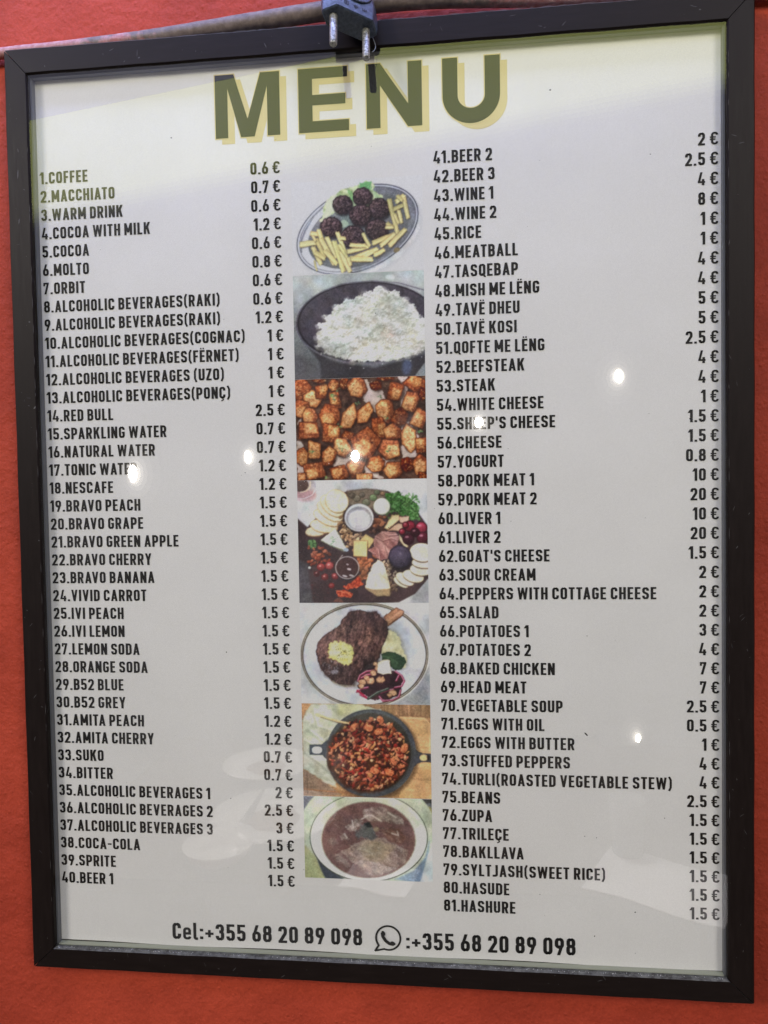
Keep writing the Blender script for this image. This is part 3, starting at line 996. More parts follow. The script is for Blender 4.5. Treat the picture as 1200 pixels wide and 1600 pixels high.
        c.line([(x0 + nxx * w * .15, y0 + nyy * w * .15), (x1 + nxx * w * .15, y1 + nyy * w * .15)], w * .35, (220 + v * .5, 212 + v * .5, 146 + v * .5), alpha=.7, soft=8)
    c.ell(870, 590, 26, 16, (120, 108, 78), -30, rough=8)
    c.grain(3)
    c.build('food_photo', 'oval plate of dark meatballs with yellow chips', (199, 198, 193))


def paint_rice():
    c = Canvas((PX0, PX1, .07405, .1306), [(82, 55), (1070, 10), (1075, 800), (102, 830)], NX, seed=3)
    n1, n2, n3 = c.noise(10, 1, 2), c.noise(34, 2, 3), c.noise(160, 3, 2)
    X, Y = c.X, c.Y
    bgr = c.mix((158, 164, 158), (92, 93, 95), np.clip((Y - 90) / 640, 0, 1) + (n3 - .5) * .5)
    c.im[:] = bgr
    c.ell(820, 62, 34, 20, (186, 190, 188), soft=14, alpha=.8)
    c.poly([(150, 520), (230, 610), (420, 700), (700, 740), (1075, 640), (1085, 760), (1010, 850), (300, 850), (290, 700)], (60, 57, 60), soft=20)
    c.poly([(100, 640), (280, 700), (300, 850), (90, 850)], (84, 82, 82), alpha=.7, soft=40)
    c.poly([(1000, 800), (1075, 700), (1085, 820)], (128, 136, 136), soft=6)
    c.ell(640, 400, 534, 308, (92, 88, 96), -2)
    c.ell(642, 398, 524, 300, (44, 41, 46), -2)
    c.ell(644, 396, 512, 290, c.mix((78, 73, 80), (62, 57, 64), n2), -2, shade=.08)
    c.line([(300, 170), (460, 112), (680, 90), (880, 104), (1075, 160)], 9, (108, 106, 112), soft=6)
    c.line([(170, 560), (300, 645), (470, 700), (680, 716), (900, 686), (1075, 615)], 9, (104, 100, 106), soft=5, alpha=.9)
    c.ell(940, 735, 34, 60, (82, 92, 122), 5, soft=24, alpha=.75)
    out = [(262, 485), (300, 455), (285, 410), (335, 395), (330, 352), (372, 340), (396, 300), (415, 268), (470, 262), (485, 232), (515, 222), (560, 238), (566, 205), (610, 205), (625, 178), (668, 162), (690, 172), (712, 140), (738, 128), (775, 145), (800, 180), (835, 164), (885, 168), (888, 208), (930, 225), (955, 262), (990, 262), (1012, 300), (1030, 330), (1040, 372), (1080, 365), (1080, 600), (1010, 640), (900, 672), (780, 692), (600, 688), (450, 668), (400, 650), (310, 622), (345, 590), (268, 580), (275, 530)]
    base = c.mix((168, 168, 150), (224, 224, 214), (n2 - .2) * 1.6)
    c.poly(out, base, rough=12, rs=16)
    g = c.g
    P = np.array(out, float)
    sdall = c.sd_poly((slice(None), slice(None)), P)
    def inside(x, y):
        k = np.argmin(np.abs(X[0] - x)); r = np.argmin(np.abs(Y[:, k] - y))
        return sdall[r, k] < 6
    # soft hollows
    for x, y, r, cc, a in [(640, 540, 60, (176, 172, 146), .7), (790, 490, 55, (190, 166, 146), .6), (470, 470, 60, (182, 178, 156), .5), (720, 270, 70, (202, 200, 172), .5), (880, 330, 60, (200, 200, 172), .5), (580, 400, 60, (196, 192, 166), .5), (340, 570, 50, (150, 150, 138), .6), (400, 620, 70, (130, 130, 122), .6), (850, 590, 60, (176, 174, 150), .6), (960, 470, 60, (196, 194, 166), .5), (540, 610, 60, (160, 156, 138), .55), (620, 180, 30, (190, 190, 176), .4), (1000, 560, 60, (200, 198, 176), .4)]:
        c.ell(x, y, r, r * .7, cc, alpha=a, soft=r, rough=12)
    for k in range(260):     # clumps with a lit top and a shaded foot
        x, y = g.uniform(262, 1080), g.uniform(140, 690)
        if not inside(x, y): continue
        r = g.uniform(12, 30)
        c.ell(x + 3, y + r * .8, r, r * .7, (128, 126, 106), alpha=.30, soft=14, rough=6)
        c.ell(x - 2, y - r * .2, r, r * .8, (226, 226, 220), alpha=.34, soft=12, rough=8, seed=k)
    for k in range(1400):
        x, y = g.uniform(262, 1080), g.uniform(128, 700)
        if not inside(x, y): continue
        a = g.uniform(0, 180)
        v = g.normal(0, 1)
        ln = g.uniform(6, 12)
        low = .85 if y > 560 and x < 480 else 1
        c.ell(x + 2, y + 5, ln, 6, (132 * low, 138 * low, 118 * low), a, alpha=.38, soft=6)
        b = (222 + 9 * v) * low
        c.ell(x, y, ln, 4.6, (b, b + 1, b - 8 + 3 * v), a, alpha=.62, soft=5)
    for x, y in [(520, 742), (620, 745), (760, 712), (968, 690), (1050, 660), (300, 640)]:
        c.ell(x, y, 4, 4, (180, 180, 176))
    c.grain(3)
    c.build('food_photo', 'white rice heaped in a dark bowl', (199, 198, 193))


def paint_potatoes():
    c = Canvas((PX0, PX1, .01835, .07395), [(102, 62), (1076, 33), (1083, 803), (125, 822)], NX, seed=4)
    n1, n2, n3 = c.noise(11, 1, 2), c.noise(40, 2, 3), c.noise(120, 3, 2)
    X, Y = c.X, c.Y
    c.im[:] = c.mix((48, 30, 26), (112, 84, 68), n2 * 1.4 - .2)
    pale = c.mix((158, 140, 126), (200, 186, 176), n2)
    for P in [[(620, 60), (720, 90), (800, 230), (900, 330), (960, 380), (900, 420), (700, 300), (620, 200)], [(880, 40), (960, 50), (940, 200), (900, 260)], [(900, 400), (1020, 420), (1010, 640), (900, 660)], [(410, 640), (560, 640), (540, 790), (400, 720)], [(120, 680), (190, 690), (200, 800), (125, 800)], [(740, 640), (860, 660), (800, 720), (740, 700)], [(110, 500), (180, 560), (120, 600)], [(620, 700), (690, 720), (760, 800), (640, 800)], [(200, 250), (180, 300), (150, 380), (120, 400)]]:
        c.poly(P, pale, rough=16, rs=24, soft=8)
    g = c.g
    # x, y, rx, ry, rot, skin side (0-4), lightness
    pots = [(158, 135, 62, 72, 10, 2, 0), (240, 205, 62, 58, 40, 0, 8), (305, 140, 46, 60, 20, 3, -6), (150, 275, 56, 68, -10, 3, 0), (290, 70, 55, 20, 0, 2, -30), (395, 100, 42, 46, 0, 4, -4), (405, 225, 46, 84, -8, 4, 0), (470, 90, 30, 48, 0, 2, -20), (570, 120, 62, 72, -8, 1, 8),
            (218, 335, 52, 56, 30, 1, 16), (362, 330, 72, 72, -20, 3, -4), (510, 350, 52, 92, 24, 0, 6), (628, 315, 48, 84, 30, 0, -2), (775, 290, 66, 80, -10, 1, 6), (712, 105, 40, 34, 0, 2, -40), (855, 140, 64, 78, 14, 3, -8), (780, 50, 62, 20, 0, 2, -30), (1010, 95, 76, 56, 0, 3, -12),
            (975, 235, 54, 92, 20, 1, 10), (1030, 350, 54, 92, 24, 1, 4), (885, 345, 52, 62, 10, 2, -26), (210, 455, 88, 66, 0, 3, 2), (372, 470, 66, 74, 10, 3, 0), (735, 425, 62, 80, -30, 4, -10), (830, 455, 62, 56, 14, 1, 2), (955, 500, 48, 92, -4, 0, 22), (1050, 555, 44, 76, 0, 3, -6),
            (500, 480, 44, 36, 20, 2, -22), (465, 570, 66, 70, -30, 0, 18), (625, 540, 92, 100, 24, 3, 0), (815, 590, 74, 68, -12, 1, 16), (155, 635, 44, 62, 4, 1, -4), (252, 595, 52, 74, -4, 0, -10), (362, 635, 52, 72, 16, 1, -2), (265, 750, 78, 72, -10, 3, 4), (440, 765, 66, 66, -20, 3, -6),
            (560, 720, 58, 70, 10, 4, 6), (708, 700, 60, 54, 12, 1, 0), (835, 745, 62, 66, -14, 1, 6), (945, 700, 50, 52, 0, 2, -44), (1040, 700, 50, 80, 6, 1, -6), (625, 792, 64, 36, 0, 0, 8), (160, 790, 40, 30, 0, 1, 14), (1060, 170, 34, 46, 0, 2, -48), (1060, 790, 44, 40, 0, 2, -40)]
    cutc = c.mix((168, 100, 52), (240, 198, 136), (n2 * .45 + n1 * .55 - .24) * 2.0)
    skin = c.mix((108, 52, 28), (190, 108, 62), (n1 - .25) * 1.7)
    for i, (x, y, rx, ry, rot, kind, li) in enumerate(pots):
        c.ell(x + 8, y + 14, rx * 1.04, ry * 1.04, (50, 32, 26), rot, soft=18, alpha=.7)
        m = int(g.integers(4, 7))
        A = [g.uniform(-.22, .22) + 2 * math.pi * (k + .5) / m for k in range(m)]
        a = math.radians(rot)
        def pt(q, f=1.0, ox=0, oy=0):
            ux, uy = rx * f * math.cos(q) + ox, ry * f * math.sin(q) + oy
            return (x + ux * math.cos(a) - uy * math.sin(a), y + ux * math.sin(a) + uy * math.cos(a))
        C0 = np.array([pt(q, g.uniform(1.12, 1.5)) for q in A])
        P = C0 * .82 + C0.mean(0) * .18
        sl = c.box(*C0.min(0), *C0.max(0), pad=20)
        sd = c.sd_poly(sl, P) - min(rx, ry) * .2 + (c.noise(16, i, 2)[sl] - .5) * 8
        c._fill(sl, sd, np.clip(skin + li, 0, 255), 1, None, .20, (70, 36, 24), 12, C0.mean(0), (rx, ry))
        if kind != 2:
            k0 = int(g.integers(0, m)); dirv = (C0[k0] - C0.mean(0)) * (.0 if kind == 0 else .24)
            f = {0: .78, 1: .66, 3: .50, 4: .46}[kind]
            P2 = C0.mean(0) + (C0 - C0.mean(0)) * f * np.array([[g.uniform(.85, 1.12)] for _ in range(m)]) + dirv
            sd2 = np.maximum(c.sd_poly(sl, P2) - 7 + (c.noise(12, i + 5, 2)[sl] - .5) * 14, sd + 5)
            c._fill(sl, sd2, np.clip(cutc + li, 0, 255), .95, 9, .14, (186, 116, 62), 16, C0.mean(0), (rx, ry))
        for _ in range(42):
            q, r = g.uniform(0, 6.3), g.random() ** .5 * .8
            xx, yy = pt(q, r)
            c.ell(xx, yy, g.uniform(2, 6), g.uniform(2, 4), (104, 54, 30) if g.random() < .6 else (232, 190, 134), alpha=.55, soft=6)
    for x, y in [(405, 200), (430, 140), (575, 245), (735, 185), (450, 580), (232, 600), (790, 355), (440, 410), (390, 180), (1040, 450), (350, 790), (800, 590)]:
        for _ in range(5):
            c.ell(x + g.uniform(-16, 16), y + g.uniform(-16, 16), g.uniform(5, 13), g.uniform(3, 6), (92 + g.uniform(-20, 40), 112 + g.uniform(-10, 40), 84), g.uniform(0, 180), alpha=.85)
    for _ in range(70):
        x, y = g.uniform(110, 1080), g.uniform(50, 810)
        c.ell(x, y, g.uniform(2, 4), g.uniform(2, 4), (46, 28, 22), alpha=.7)
    c.poly([(860, 300), (1000, 330), (960, 420), (860, 400)], (150, 140, 160), alpha=.25, soft=60)
    c.grain(4)
    c.build('food_photo', 'golden roast potato chunks on a tray', (196, 195, 191))


def paint_board():
    c = Canvas((PX0, PX1, -.0497, .01825), [(125, 55), (1085, 38), (1098, 968), (138, 970)], NX, seed=5)
    n1, n2, n3 = c.noise(10, 1, 2), c.noise(36, 2, 3), c.noise(140, 3, 2)
    X, Y = c.X, c.Y
    g = c.g
    c.im[:] = c.mix((176, 178, 178), (190, 191, 190), n2)
    c.poly([(950, 960), (1100, 780), (1110, 980), (900, 980)], (150, 152, 154), soft=30)
    c.poly([(460, 60), (700, 55), (660, 130), (520, 150)], (160, 162, 166), soft=40, alpha=.7)
    # serving board
    bd = c.mix((56, 43, 46), (84, 66, 66), n3)
    c.poly([(120, 330), (200, 400), (420, 170), (500, 130), (640, 112), (800, 130), (980, 230), (1075, 370), (1110, 500), (1100, 780), (1000, 900), (880, 965), (560, 985), (170, 985), (120, 900)], bd, soft=8)
    c.poly([(500, 130), (640, 115), (780, 130), (760, 260), (600, 260), (500, 230)], (118, 104, 88), soft=24)
    c.poly([(130, 640), (200, 680), (230, 900), (240, 985), (120, 985)], c.mix((66, 62, 66), (96, 92, 96), n2), soft=20)
    # drink glass, top left
    c.ell(185, 110, 92, 80, (150, 140, 140), soft=10, alpha=.8)
    c.ell(180, 165, 95, 45, (160, 110, 112), soft=26, alpha=.6)
    c.ell(150, 85, 62, 52, (84, 68, 64))
    c.line([(225, 60), (222, 100), (195, 130), (150, 142)], 9, (186, 172, 150))
    c.line([(268, 60), (270, 110), (240, 160), (180, 188), (130, 188)], 6, (190, 188, 190), alpha=.8)
    # crackers, left fan
    def cracker(P, v=0):
        c.poly([(x + 3, y + 8) for x, y in P], (110, 84, 58), alpha=.7, soft=8)
        c.poly(P, c.mix((206 + v, 190 + v, 152 + v), (226 + v, 214 + v, 184 + v), n1), edge=(178, 150, 106), ew=8, rough=2)
    def ellp(cx, cy, rx, ry, rot, m=22):
        a = math.radians(rot)
        return [(cx + rx * math.cos(t) * math.cos(a) - ry * math.sin(t) * math.sin(a), cy + rx * math.cos(t) * math.sin(a) + ry * math.sin(t) * math.cos(a)) for t in np.linspace(0, 2 * math.pi, m + 1)[:-1]]
    for (x, y, rx, ry, rot, v) in [(262, 432, 78, 38, -5, -14), (325, 392, 105, 50, 8, -8), (350, 330, 112, 52, 24, -4), (370, 282, 112, 56, 34, -4), (385, 240, 105, 62, 42, 0), (422, 205, 92, 84, 46, 6)]:
        cracker(ellp(x, y, rx, ry, rot), v)
    for _ in range(90):
        x, y = g.uniform(210, 500), g.uniform(130, 460)
        c.ell(x, y, 2.6, 2.2, (128, 108, 74), alpha=.5)
    # greens
    gr = c.mix((44, 66, 38), (104, 148, 84), (n1 - .25) * 1.8)
    c.poly([(790, 150), (870, 140), (940, 170), (1000, 210), (1030, 260), (1035, 340), (960, 345), (900, 300), (830, 290), (780, 210)], gr, rough=20, rs=26)
    for _ in range(120):
        x, y = g.uniform(790, 1030), g.uniform(150, 345)
        if (x - 790) * .35 + 90 > y: continue
        v = g.uniform(-30, 36)
        c.ell(x, y, g.uniform(6, 17), g.uniform(4, 9), (76 + v, 122 + v, 62 + v), g.uniform(0, 180), alpha=.8)
    c.line([(960, 210), (1000, 175)], 7, (60, 100, 52))
    # olives and odd dark bits, top
    for x, y, r, cc in [(570, 185, 30, (120, 112, 96)), (640, 215, 32, (112, 114, 92)), (692, 180, 30, (110, 128, 90)), (610, 160, 24, (104, 96, 84)), (535, 165, 26, (100, 90, 80)), (720, 140, 24, (96, 104, 80)), (760, 150, 20, (140, 110, 84))]:
        c.ell(x, y, r, r * .9, cc, shade=.25, edge=(70, 62, 52), ew=8)
    # nuts
    def nuts(cx, cy, sx, sy, n, lo, hi, a0=6, a1=18):
        for _ in range(n):
            x, y = g.normal(cx, sx), g.normal(cy, sy)
            t = g.random()
            cc = [lo[i] * (1 - t) + hi[i] * t for i in range(3)]
            rr = g.uniform(a0, a1); ro = g.uniform(0, 180)
            c.ell(x + 2, y + 4, rr, rr * .6, (54, 38, 32), ro, alpha=.7, soft=6)
            c.ell(x, y, rr, rr * .58, cc, ro, shade=.2)
    nuts(480, 430, 28, 40, 46, (128, 96, 66), (206, 174, 132))
    nuts(530, 500, 22, 34, 30, (120, 88, 62), (196, 160, 120))
    nuts(570, 470, 26, 16, 20, (130, 100, 76), (196, 164, 130))
    nuts(740, 365, 34, 22, 18, (104, 62, 44), (160, 104, 74), 14, 26)
    nuts(720, 425, 24, 16, 12, (60, 40, 38), (96, 66, 56), 14, 22)
    nuts(640, 660, 30, 24, 26, (150, 84, 52), (200, 122, 80), 12, 24)
    nuts(620, 740, 24, 28, 18, (120, 74, 50), (170, 110, 78), 12, 24)
    nuts(800, 690, 28, 26, 28, (128, 100, 76), (190, 162, 132))
    nuts(840, 760, 26, 40, 26, (110, 92, 80), (170, 152, 136))
    nuts(830, 850, 22, 24, 22, (84, 66, 54), (150, 126, 100))
    nuts(560, 565, 20, 30, 8, (170, 140, 100), (210, 184, 140))
    # white bowl with sugar, small pot
    c.ell(590, 345, 112, 104, (60, 48, 46), soft=14, alpha=.7)
    c.ell(587, 330, 108, 104, (196, 194, 194), edge=(160, 156, 156), ew=5)
    c.ell(587, 334, 95, 88, (146, 142, 144))
    c.ell(588, 345, 84, 74, c.mix((176, 176, 178), (204, 204, 206), n1), soft=12)
    c.ell(755, 252, 62, 60, (110, 112, 96), soft=10)
    c.ell(755, 245, 61, 62, (214, 214, 198), edge=(176, 178, 158), ew=7)
    c.ell(755, 243, 48, 48, c.mix((204, 204, 190), (222, 222, 208), n1))
    # blue cheese wedge
    c.poly([(300, 505), (410, 412), (440, 450), (500, 575), (470, 585)], (120, 116, 96), soft=8)
    c.poly([(300, 500), (408, 410), (495, 572), (400, 548)], c.mix((222, 224, 204), (200, 206, 188), n2), rough=4, edge=(190, 186, 160), ew=7)
    for _ in range(16):
        c.ell(g.uniform(370, 450), g.uniform(470, 545), g.uniform(4, 13), g.uniform(3, 6), (110, 136, 116), g.uniform(0, 180), alpha=.75)
    c.ell(490, 572, 20, 12, (150, 158, 168), rough=4)
    # little herb at left
    c.ell(238, 525, 34, 34, gr + 14, rough=10)
    # dried fruit, tomatoes, dark items lower left
    nuts(290, 590, 40, 16, 18, (120, 60, 46), (180, 110, 84), 10, 22)
    nuts(290, 650, 34, 20, 18, (130, 54, 40), (206, 120, 84), 10, 20)
    for x, y, r, cc in [(300, 700, 32, (150, 62, 58)), (365, 690, 32, (166, 78, 76)), (330, 775, 26, (120, 56, 54)), (405, 770, 26, (140, 60, 60)), (380, 840, 22, (134, 52, 52)), (270, 750, 22, (82, 44, 44))]:
        c.ell(x, y, r, r, cc, shade=.3, edge=(90, 34, 36), ew=10, rough=4)
        c.ell(x - r * .2, y - r * .25, r * .28, r * .22, (214, 160, 152), alpha=.8)
    for _ in range(60):
        c.ell(g.uniform(230, 480), g.uniform(600, 940), g.uniform(3, 12), g.uniform(3, 8), (80 + g.uniform(-20, 50), 50, 48), g.uniform(0, 180), alpha=.35)
    c.ell(215, 705, 10, 10, (200, 200, 196))
    # sauce pot
    c.ell(498, 712, 92, 88, (30, 24, 26), soft=12, alpha=.6)
    c.ell(498, 705, 90, 86, (176, 164, 162))
    c.ell(498, 705, 83, 79, c.mix((66, 46, 46), (84, 58, 56), n2))
    for x, y, rx, ry in [(500, 680, 10, 5), (512, 716, 16, 8), (480, 768, 20, 7), (530, 764, 18, 7)]:
        c.ell(x, y, rx, ry, (186, 176, 174), 15, soft=4)
    c.line([(440, 640), (462, 612)], 8, (150, 136, 130))
    # yellow cheese squares
    c.poly([(590, 500), (636, 452), (705, 495), (655, 565), (650, 505)], (206, 178, 118), edge=(170, 136, 82), ew=6)
    c.poly([(548, 503), (652, 505), (644, 628), (546, 625)], (110, 78, 52), soft=12)
    c.poly([(546, 500), (650, 503), (644, 622), (544, 618)], c.mix((212, 182, 120), (222, 196, 138), n2), edge=(180, 146, 90), ew=5)
    # folded ham
    hm = c.mix((128, 82, 78), (204, 160, 150), (c.noise(30, 9, 3, .8, 3.0) - .25) * 1.7)
    c.poly([(700, 470), (760, 430), (850, 435), (880, 470), (870, 530), (820, 560), (800, 640), (740, 645), (700, 560)], hm, rough=10, rs=26)
    c.poly([(655, 570), (705, 545), (740, 640), (700, 620)], (150, 100, 92), rough=6)
    for P in [[(705, 470), (760, 500), (820, 480), (870, 500)], [(700, 520), (730, 560), (740, 640)], [(760, 440), (800, 460), (870, 455)], [(770, 540), (790, 600)], [(660, 575), (700, 600)]]:
        c.line(P, 6, (222, 184, 170), alpha=.7, soft=5)
        c.line([(x + 6, y + 8) for x, y in P], 7, (96, 56, 56), alpha=.6, soft=6)
    # bread pieces upper right
    c.poly([(770, 410), (830, 310), (880, 310), (890, 345), (800, 420)], (216, 198, 152), edge=(176, 142, 92), ew=8, rough=4)
    c.poly([(880, 325), (955, 320), (950, 365), (890, 370)], (218, 184, 158), edge=(180, 130, 106), ew=8, rough=5)
    c.poly([(800, 425), (870, 370), (930, 375), (890, 430)], (206, 170, 140), edge=(160, 116, 86), ew=8, rough=5)
    c.poly([(880, 450), (950, 545), (930, 560), (885, 500)], (210, 196, 158), edge=(160, 130, 90), ew=6)
    # grapes
    for x, y, r, cc in [(960, 395, 44, (130, 40, 56)), (1045, 405, 46, (150, 52, 70)), (905, 435, 26, (150, 44, 60)), (1055, 480, 46, (86, 30, 44)), (950, 490, 44, (70, 32, 46)), (1000, 440, 36, (60, 26, 36)), (930, 385, 26, (140, 46, 58))]:
        c.ell(x, y, r, r, cc, shade=.35, edge=(50, 18, 28), ew=14)
        c.ell(x - r * .25, y - r * .35, r * .3, r * .18, (196, 140, 150), alpha=.7, soft=6)
    # round crackers, lower right fan
    for (x, y, rx, ry, rot, v) in [(895, 815, 62, 28, 32, -10), (925, 790, 75, 40, 30, -8), (985, 768, 80, 44, 18, -4), (1040, 720, 80, 44, 8, -2), (1060, 668, 86, 40, 4, 0), (1050, 590, 92, 70, 8, 6)]:
        P = ellp(x, y, rx, ry, rot)
        c.poly([(a + 1, b + 9) for a, b in P], (84, 66, 56), alpha=.8, soft=6)
        c.poly(P, c.mix((208 + v, 200 + v, 170 + v), (226 + v, 220 + v, 196 + v), n1), edge=(188, 172, 132), ew=6)
    # fig
    c.ell(890, 640, 88, 90, (34, 26, 30), soft=16, alpha=.7)
    c.ell(888, 622, 84, 86, c.mix((58, 50, 66), (84, 74, 92), n2), shade=.28, edge=(44, 38, 50), ew=16)
    c.ell(892, 600, 9, 9, (128, 116, 130), soft=6)
    c.ell(890, 610, 40, 34, (104, 94, 112), soft=50, alpha=.5)
    # soft cheese wedge
    c.poly([(625, 850), (640, 870), (720, 920), (815, 918), (820, 850), (770, 840)], (150, 128, 96), rough=4, edge=(96, 78, 60), ew=8)
    c.poly([(628, 852), (650, 760), (690, 680), (725, 648), (765, 668), (790, 740), (818, 862), (740, 870), (680, 868)], c.mix((196, 184, 154), (226, 218, 196), (n2 - .2) * 1.6), rough=6, edge=(180, 164, 132), ew=7)
    c.line([(700, 730), (730, 690), (750, 760), (800, 800)], 4, (160, 144, 116), alpha=.7)
    c.line([(690, 760), (740, 750), (755, 800)], 4, (170, 152, 122), alpha=.6)
    # orange chilli pieces
    org = c.mix((150, 44, 26), (226, 110, 70), (n1 - .25) * 1.8)
    c.poly([(465, 850), (520, 820), (580, 770), (620, 830), (560, 860), (500, 870)], org, rough=10)
    c.poly([(410, 880), (470, 870), (540, 900), (520, 930), (430, 925)], org, rough=10)
    c.line([(430, 880), (500, 895), (530, 915)], 6, (230, 150, 110), alpha=.7)
    c.poly([(390, 960), (440, 925), (470, 970)], (120, 78, 66), rough=6)
    c.grain(4)
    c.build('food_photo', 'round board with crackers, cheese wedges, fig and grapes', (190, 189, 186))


def paint_steak():
    c = Canvas((PX0, PX1, -.1061, -.0498), [(138, 58), (1098, 57), (1112, 818), (145, 812)], NX, seed=6)
    n1, n2, n3 = c.noise(9, 1, 2), c.noise(30, 2, 3), c.noise(150, 3, 2)
    X, Y = c.X, c.Y
    g = c.g
    c.im[:] = c.mix((170, 171, 172), (180, 181, 180), n2)
    c.poly([(900, 800), (1110, 600), (1120, 830), (850, 830)], (130, 134, 136), soft=60)
    rot = -1.5
    c.ell(630, 460, 488, 412, (140, 140, 142), rot, soft=20, alpha=.7)
    c.ell(622, 447, 486, 402, (190, 188, 182), rot)
    c.ell(620, 447, 478, 394, (86, 76, 62), rot)
    c.ell(620, 447, 471, 387, (176, 172, 162), rot)
    c.ell(620, 447, 466, 382, (72, 62, 50), rot)
    c.ell(620, 447, 457, 373, c.mix((186, 188, 192), (178, 180, 186), n3), rot)
    c.ell(625, 450, 385, 308, c.mix((182, 184, 190), (172, 175, 182), n3), rot, soft=40)
    # steak shadow and jus
    c.poly([(270, 380), (300, 560), (390, 660), (480, 690), (560, 680), (420, 560), (320, 420)], (156, 142, 110), soft=16)
    c.poly([(290, 420), (440, 240), (800, 260), (700, 480), (560, 690), (430, 680), (300, 560)], (104, 96, 92), soft=44, alpha=.7)
    # mash
    c.poly([(800, 250), (860, 270), (905, 350), (930, 450), (945, 520), (900, 555), (800, 500), (740, 420)], (126, 124, 112), soft=40, alpha=.8)
    c.poly([(795, 260), (850, 268), (885, 320), (905, 390), (940, 470), (930, 545), (860, 540), (745, 430), (760, 340)], c.mix((176, 172, 128), (216, 212, 178), (n2 - .2) * 1.6), rough=9, edge=(184, 180, 138), ew=12, shade=.08)
    # bone
    c.poly([(765, 160), (862, 88), (915, 118), (912, 150), (800, 232)], c.mix((128, 84, 60), (206, 160, 126), c.noise(14, 8, 2, -.65, 4)), edge=(84, 52, 38), ew=9, rough=5)
    c.line([(800, 190), (900, 120)], 9, (186, 140, 108), soft=6, alpha=.8)
    c.line([(810, 215), (905, 150)], 6, (86, 54, 42), soft=4, alpha=.8)
    fib = c.noise(16, 7, 3, 1.9, 3.2)
    meat = c.mix((40, 26, 28), (158, 116, 102), (fib * .55 + n1 * .35 + n2 * .2 - .30) * 2.1)
    out = [(520, 112), (560, 118), (600, 108), (650, 128), (715, 118), (750, 160), (790, 200), (800, 255), (792, 320), (750, 400), (738, 470), (690, 500), (640, 520), (600, 570), (560, 640), (520, 672), (440, 668), (370, 635), (310, 575), (272, 500), (260, 420), (275, 350), (330, 290), (400, 250), (440, 225), (455, 180), (490, 150)]
    c.poly(out, meat, rough=8, rs=22, edge=(52, 38, 38), ew=14)
    # darker seared zones
    for P, cc, a in [([(520, 115), (640, 130), (720, 120), (790, 210), (795, 320), (740, 300), (660, 230), (560, 190), (470, 200)], (52, 38, 42), .62), ([(300, 490), (400, 520), (560, 520), (600, 570), (540, 670), (440, 670), (330, 600)], (46, 36, 38), .6), ([(270, 380), (330, 300), (420, 260), (400, 330), (330, 400), (300, 480)], (104, 78, 80), .35), ([(600, 490), (700, 470), (760, 520), (700, 600), (570, 640)], (34, 26, 28), .8), ([(640, 400), (740, 320), (740, 470), (650, 510)], (60, 42, 42), .5)]:
        c.poly(P, cc, alpha=a, soft=34, rough=12, rs=30)
    for _ in range(900):
        x, y = g.uniform(270, 790), g.uniform(115, 670)
        k = np.argmin(np.abs(X[0] - x)); r = np.argmin(np.abs(Y[:, k] - y))
        if c.im[r, k].mean() > 130: continue
        v = g.uniform(-1, 1)
        c.ell(x, y, g.uniform(5, 16), g.uniform(2, 4), (98 + 56 * v, 70 + 46 * v, 66 + 44 * v), 100 + g.uniform(-40, 40), alpha=.5)
    c.ell(395, 575, 30, 16, (150, 142, 146), rough=8, alpha=.7, soft=8)
    for _ in range(26):
        c.ell(g.uniform(310, 430), g.uniform(490, 600), g.uniform(4, 12), g.uniform(3, 6), (152, 144, 148), g.uniform(0, 180), alpha=.5)
    # herb butter
    c.poly([(345, 440), (365, 360), (400, 340), (470, 350), (530, 375), (545, 430), (530, 510), (470, 525), (430, 500), (360, 470)], c.mix((182, 176, 96), (222, 218, 160), (n2 - .2) * 1.6), rough=12, edge=(170, 158, 96), ew=10)
    for _ in range(46):
        c.ell(g.normal(455, 36), g.normal(435, 38), g.uniform(2, 5), g.uniform(2, 4), (64, 60, 40), alpha=.8)
    # spinach leaf, onion salad
    c.poly([(750, 440), (790, 422), (850, 425), (920, 465), (935, 500), (900, 555), (850, 560), (800, 520), (755, 480)], c.mix((40, 58, 44), (70, 96, 68), n2), edge=(34, 48, 38), ew=10, rough=5)
    c.line([(760, 450), (840, 480), (900, 530)], 5, (86, 112, 80), alpha=.7)
    c.poly([(580, 600), (640, 560), (720, 520), (800, 560), (860, 570), (920, 620), (900, 680), (890, 750), (800, 785), (680, 780), (600, 740), (575, 680)], c.mix((38, 26, 32), (74, 48, 52), n2), rough=12)
    for P in [[(575, 640), (590, 600), (640, 570), (700, 562)], [(690, 590), (640, 596), (600, 620)], [(565, 725), (600, 700), (650, 690)], [(590, 745), (640, 770)], [(735, 760), (760, 790), (830, 786), (880, 760), (893, 710)], [(855, 570), (900, 600), (920, 640), (900, 680), (850, 690)], [(745, 730), (800, 710), (840, 705)], [(880, 600), (860, 640)]]:
        c.line(P, 14, (120, 34, 60), soft=5)
        c.line([(x - 2, y - 3) for x, y in P], 5, (214, 168, 186), alpha=.85, soft=4)
    c.line([(570, 715), (610, 745), (640, 770)], 15, (160, 36, 66), soft=6)
    c.line([(650, 775), (720, 730), (800, 700)], 20, (52, 60, 52), soft=6)
    c.line([(655, 768), (720, 724), (800, 694)], 5, (120, 128, 118), soft=4)
    for x, y, r in [(610, 650, 28), (665, 640, 34), (690, 580, 26), (745, 630, 30), (708, 515, 20), (835, 730, 28), (640, 620, 24), (720, 545, 20), (600, 680, 22), (810, 750, 20)]:
        c.ell(x, y, r, r * .8, c.mix((150, 108, 78), (214, 176, 140), n1), rough=9, rs=16, seed=int(x), edge=(110, 74, 54), ew=8)
    c.poly([(722, 500), (760, 484), (812, 480), (828, 590), (760, 598), (722, 580)], (40, 30, 34), soft=14, alpha=.6)
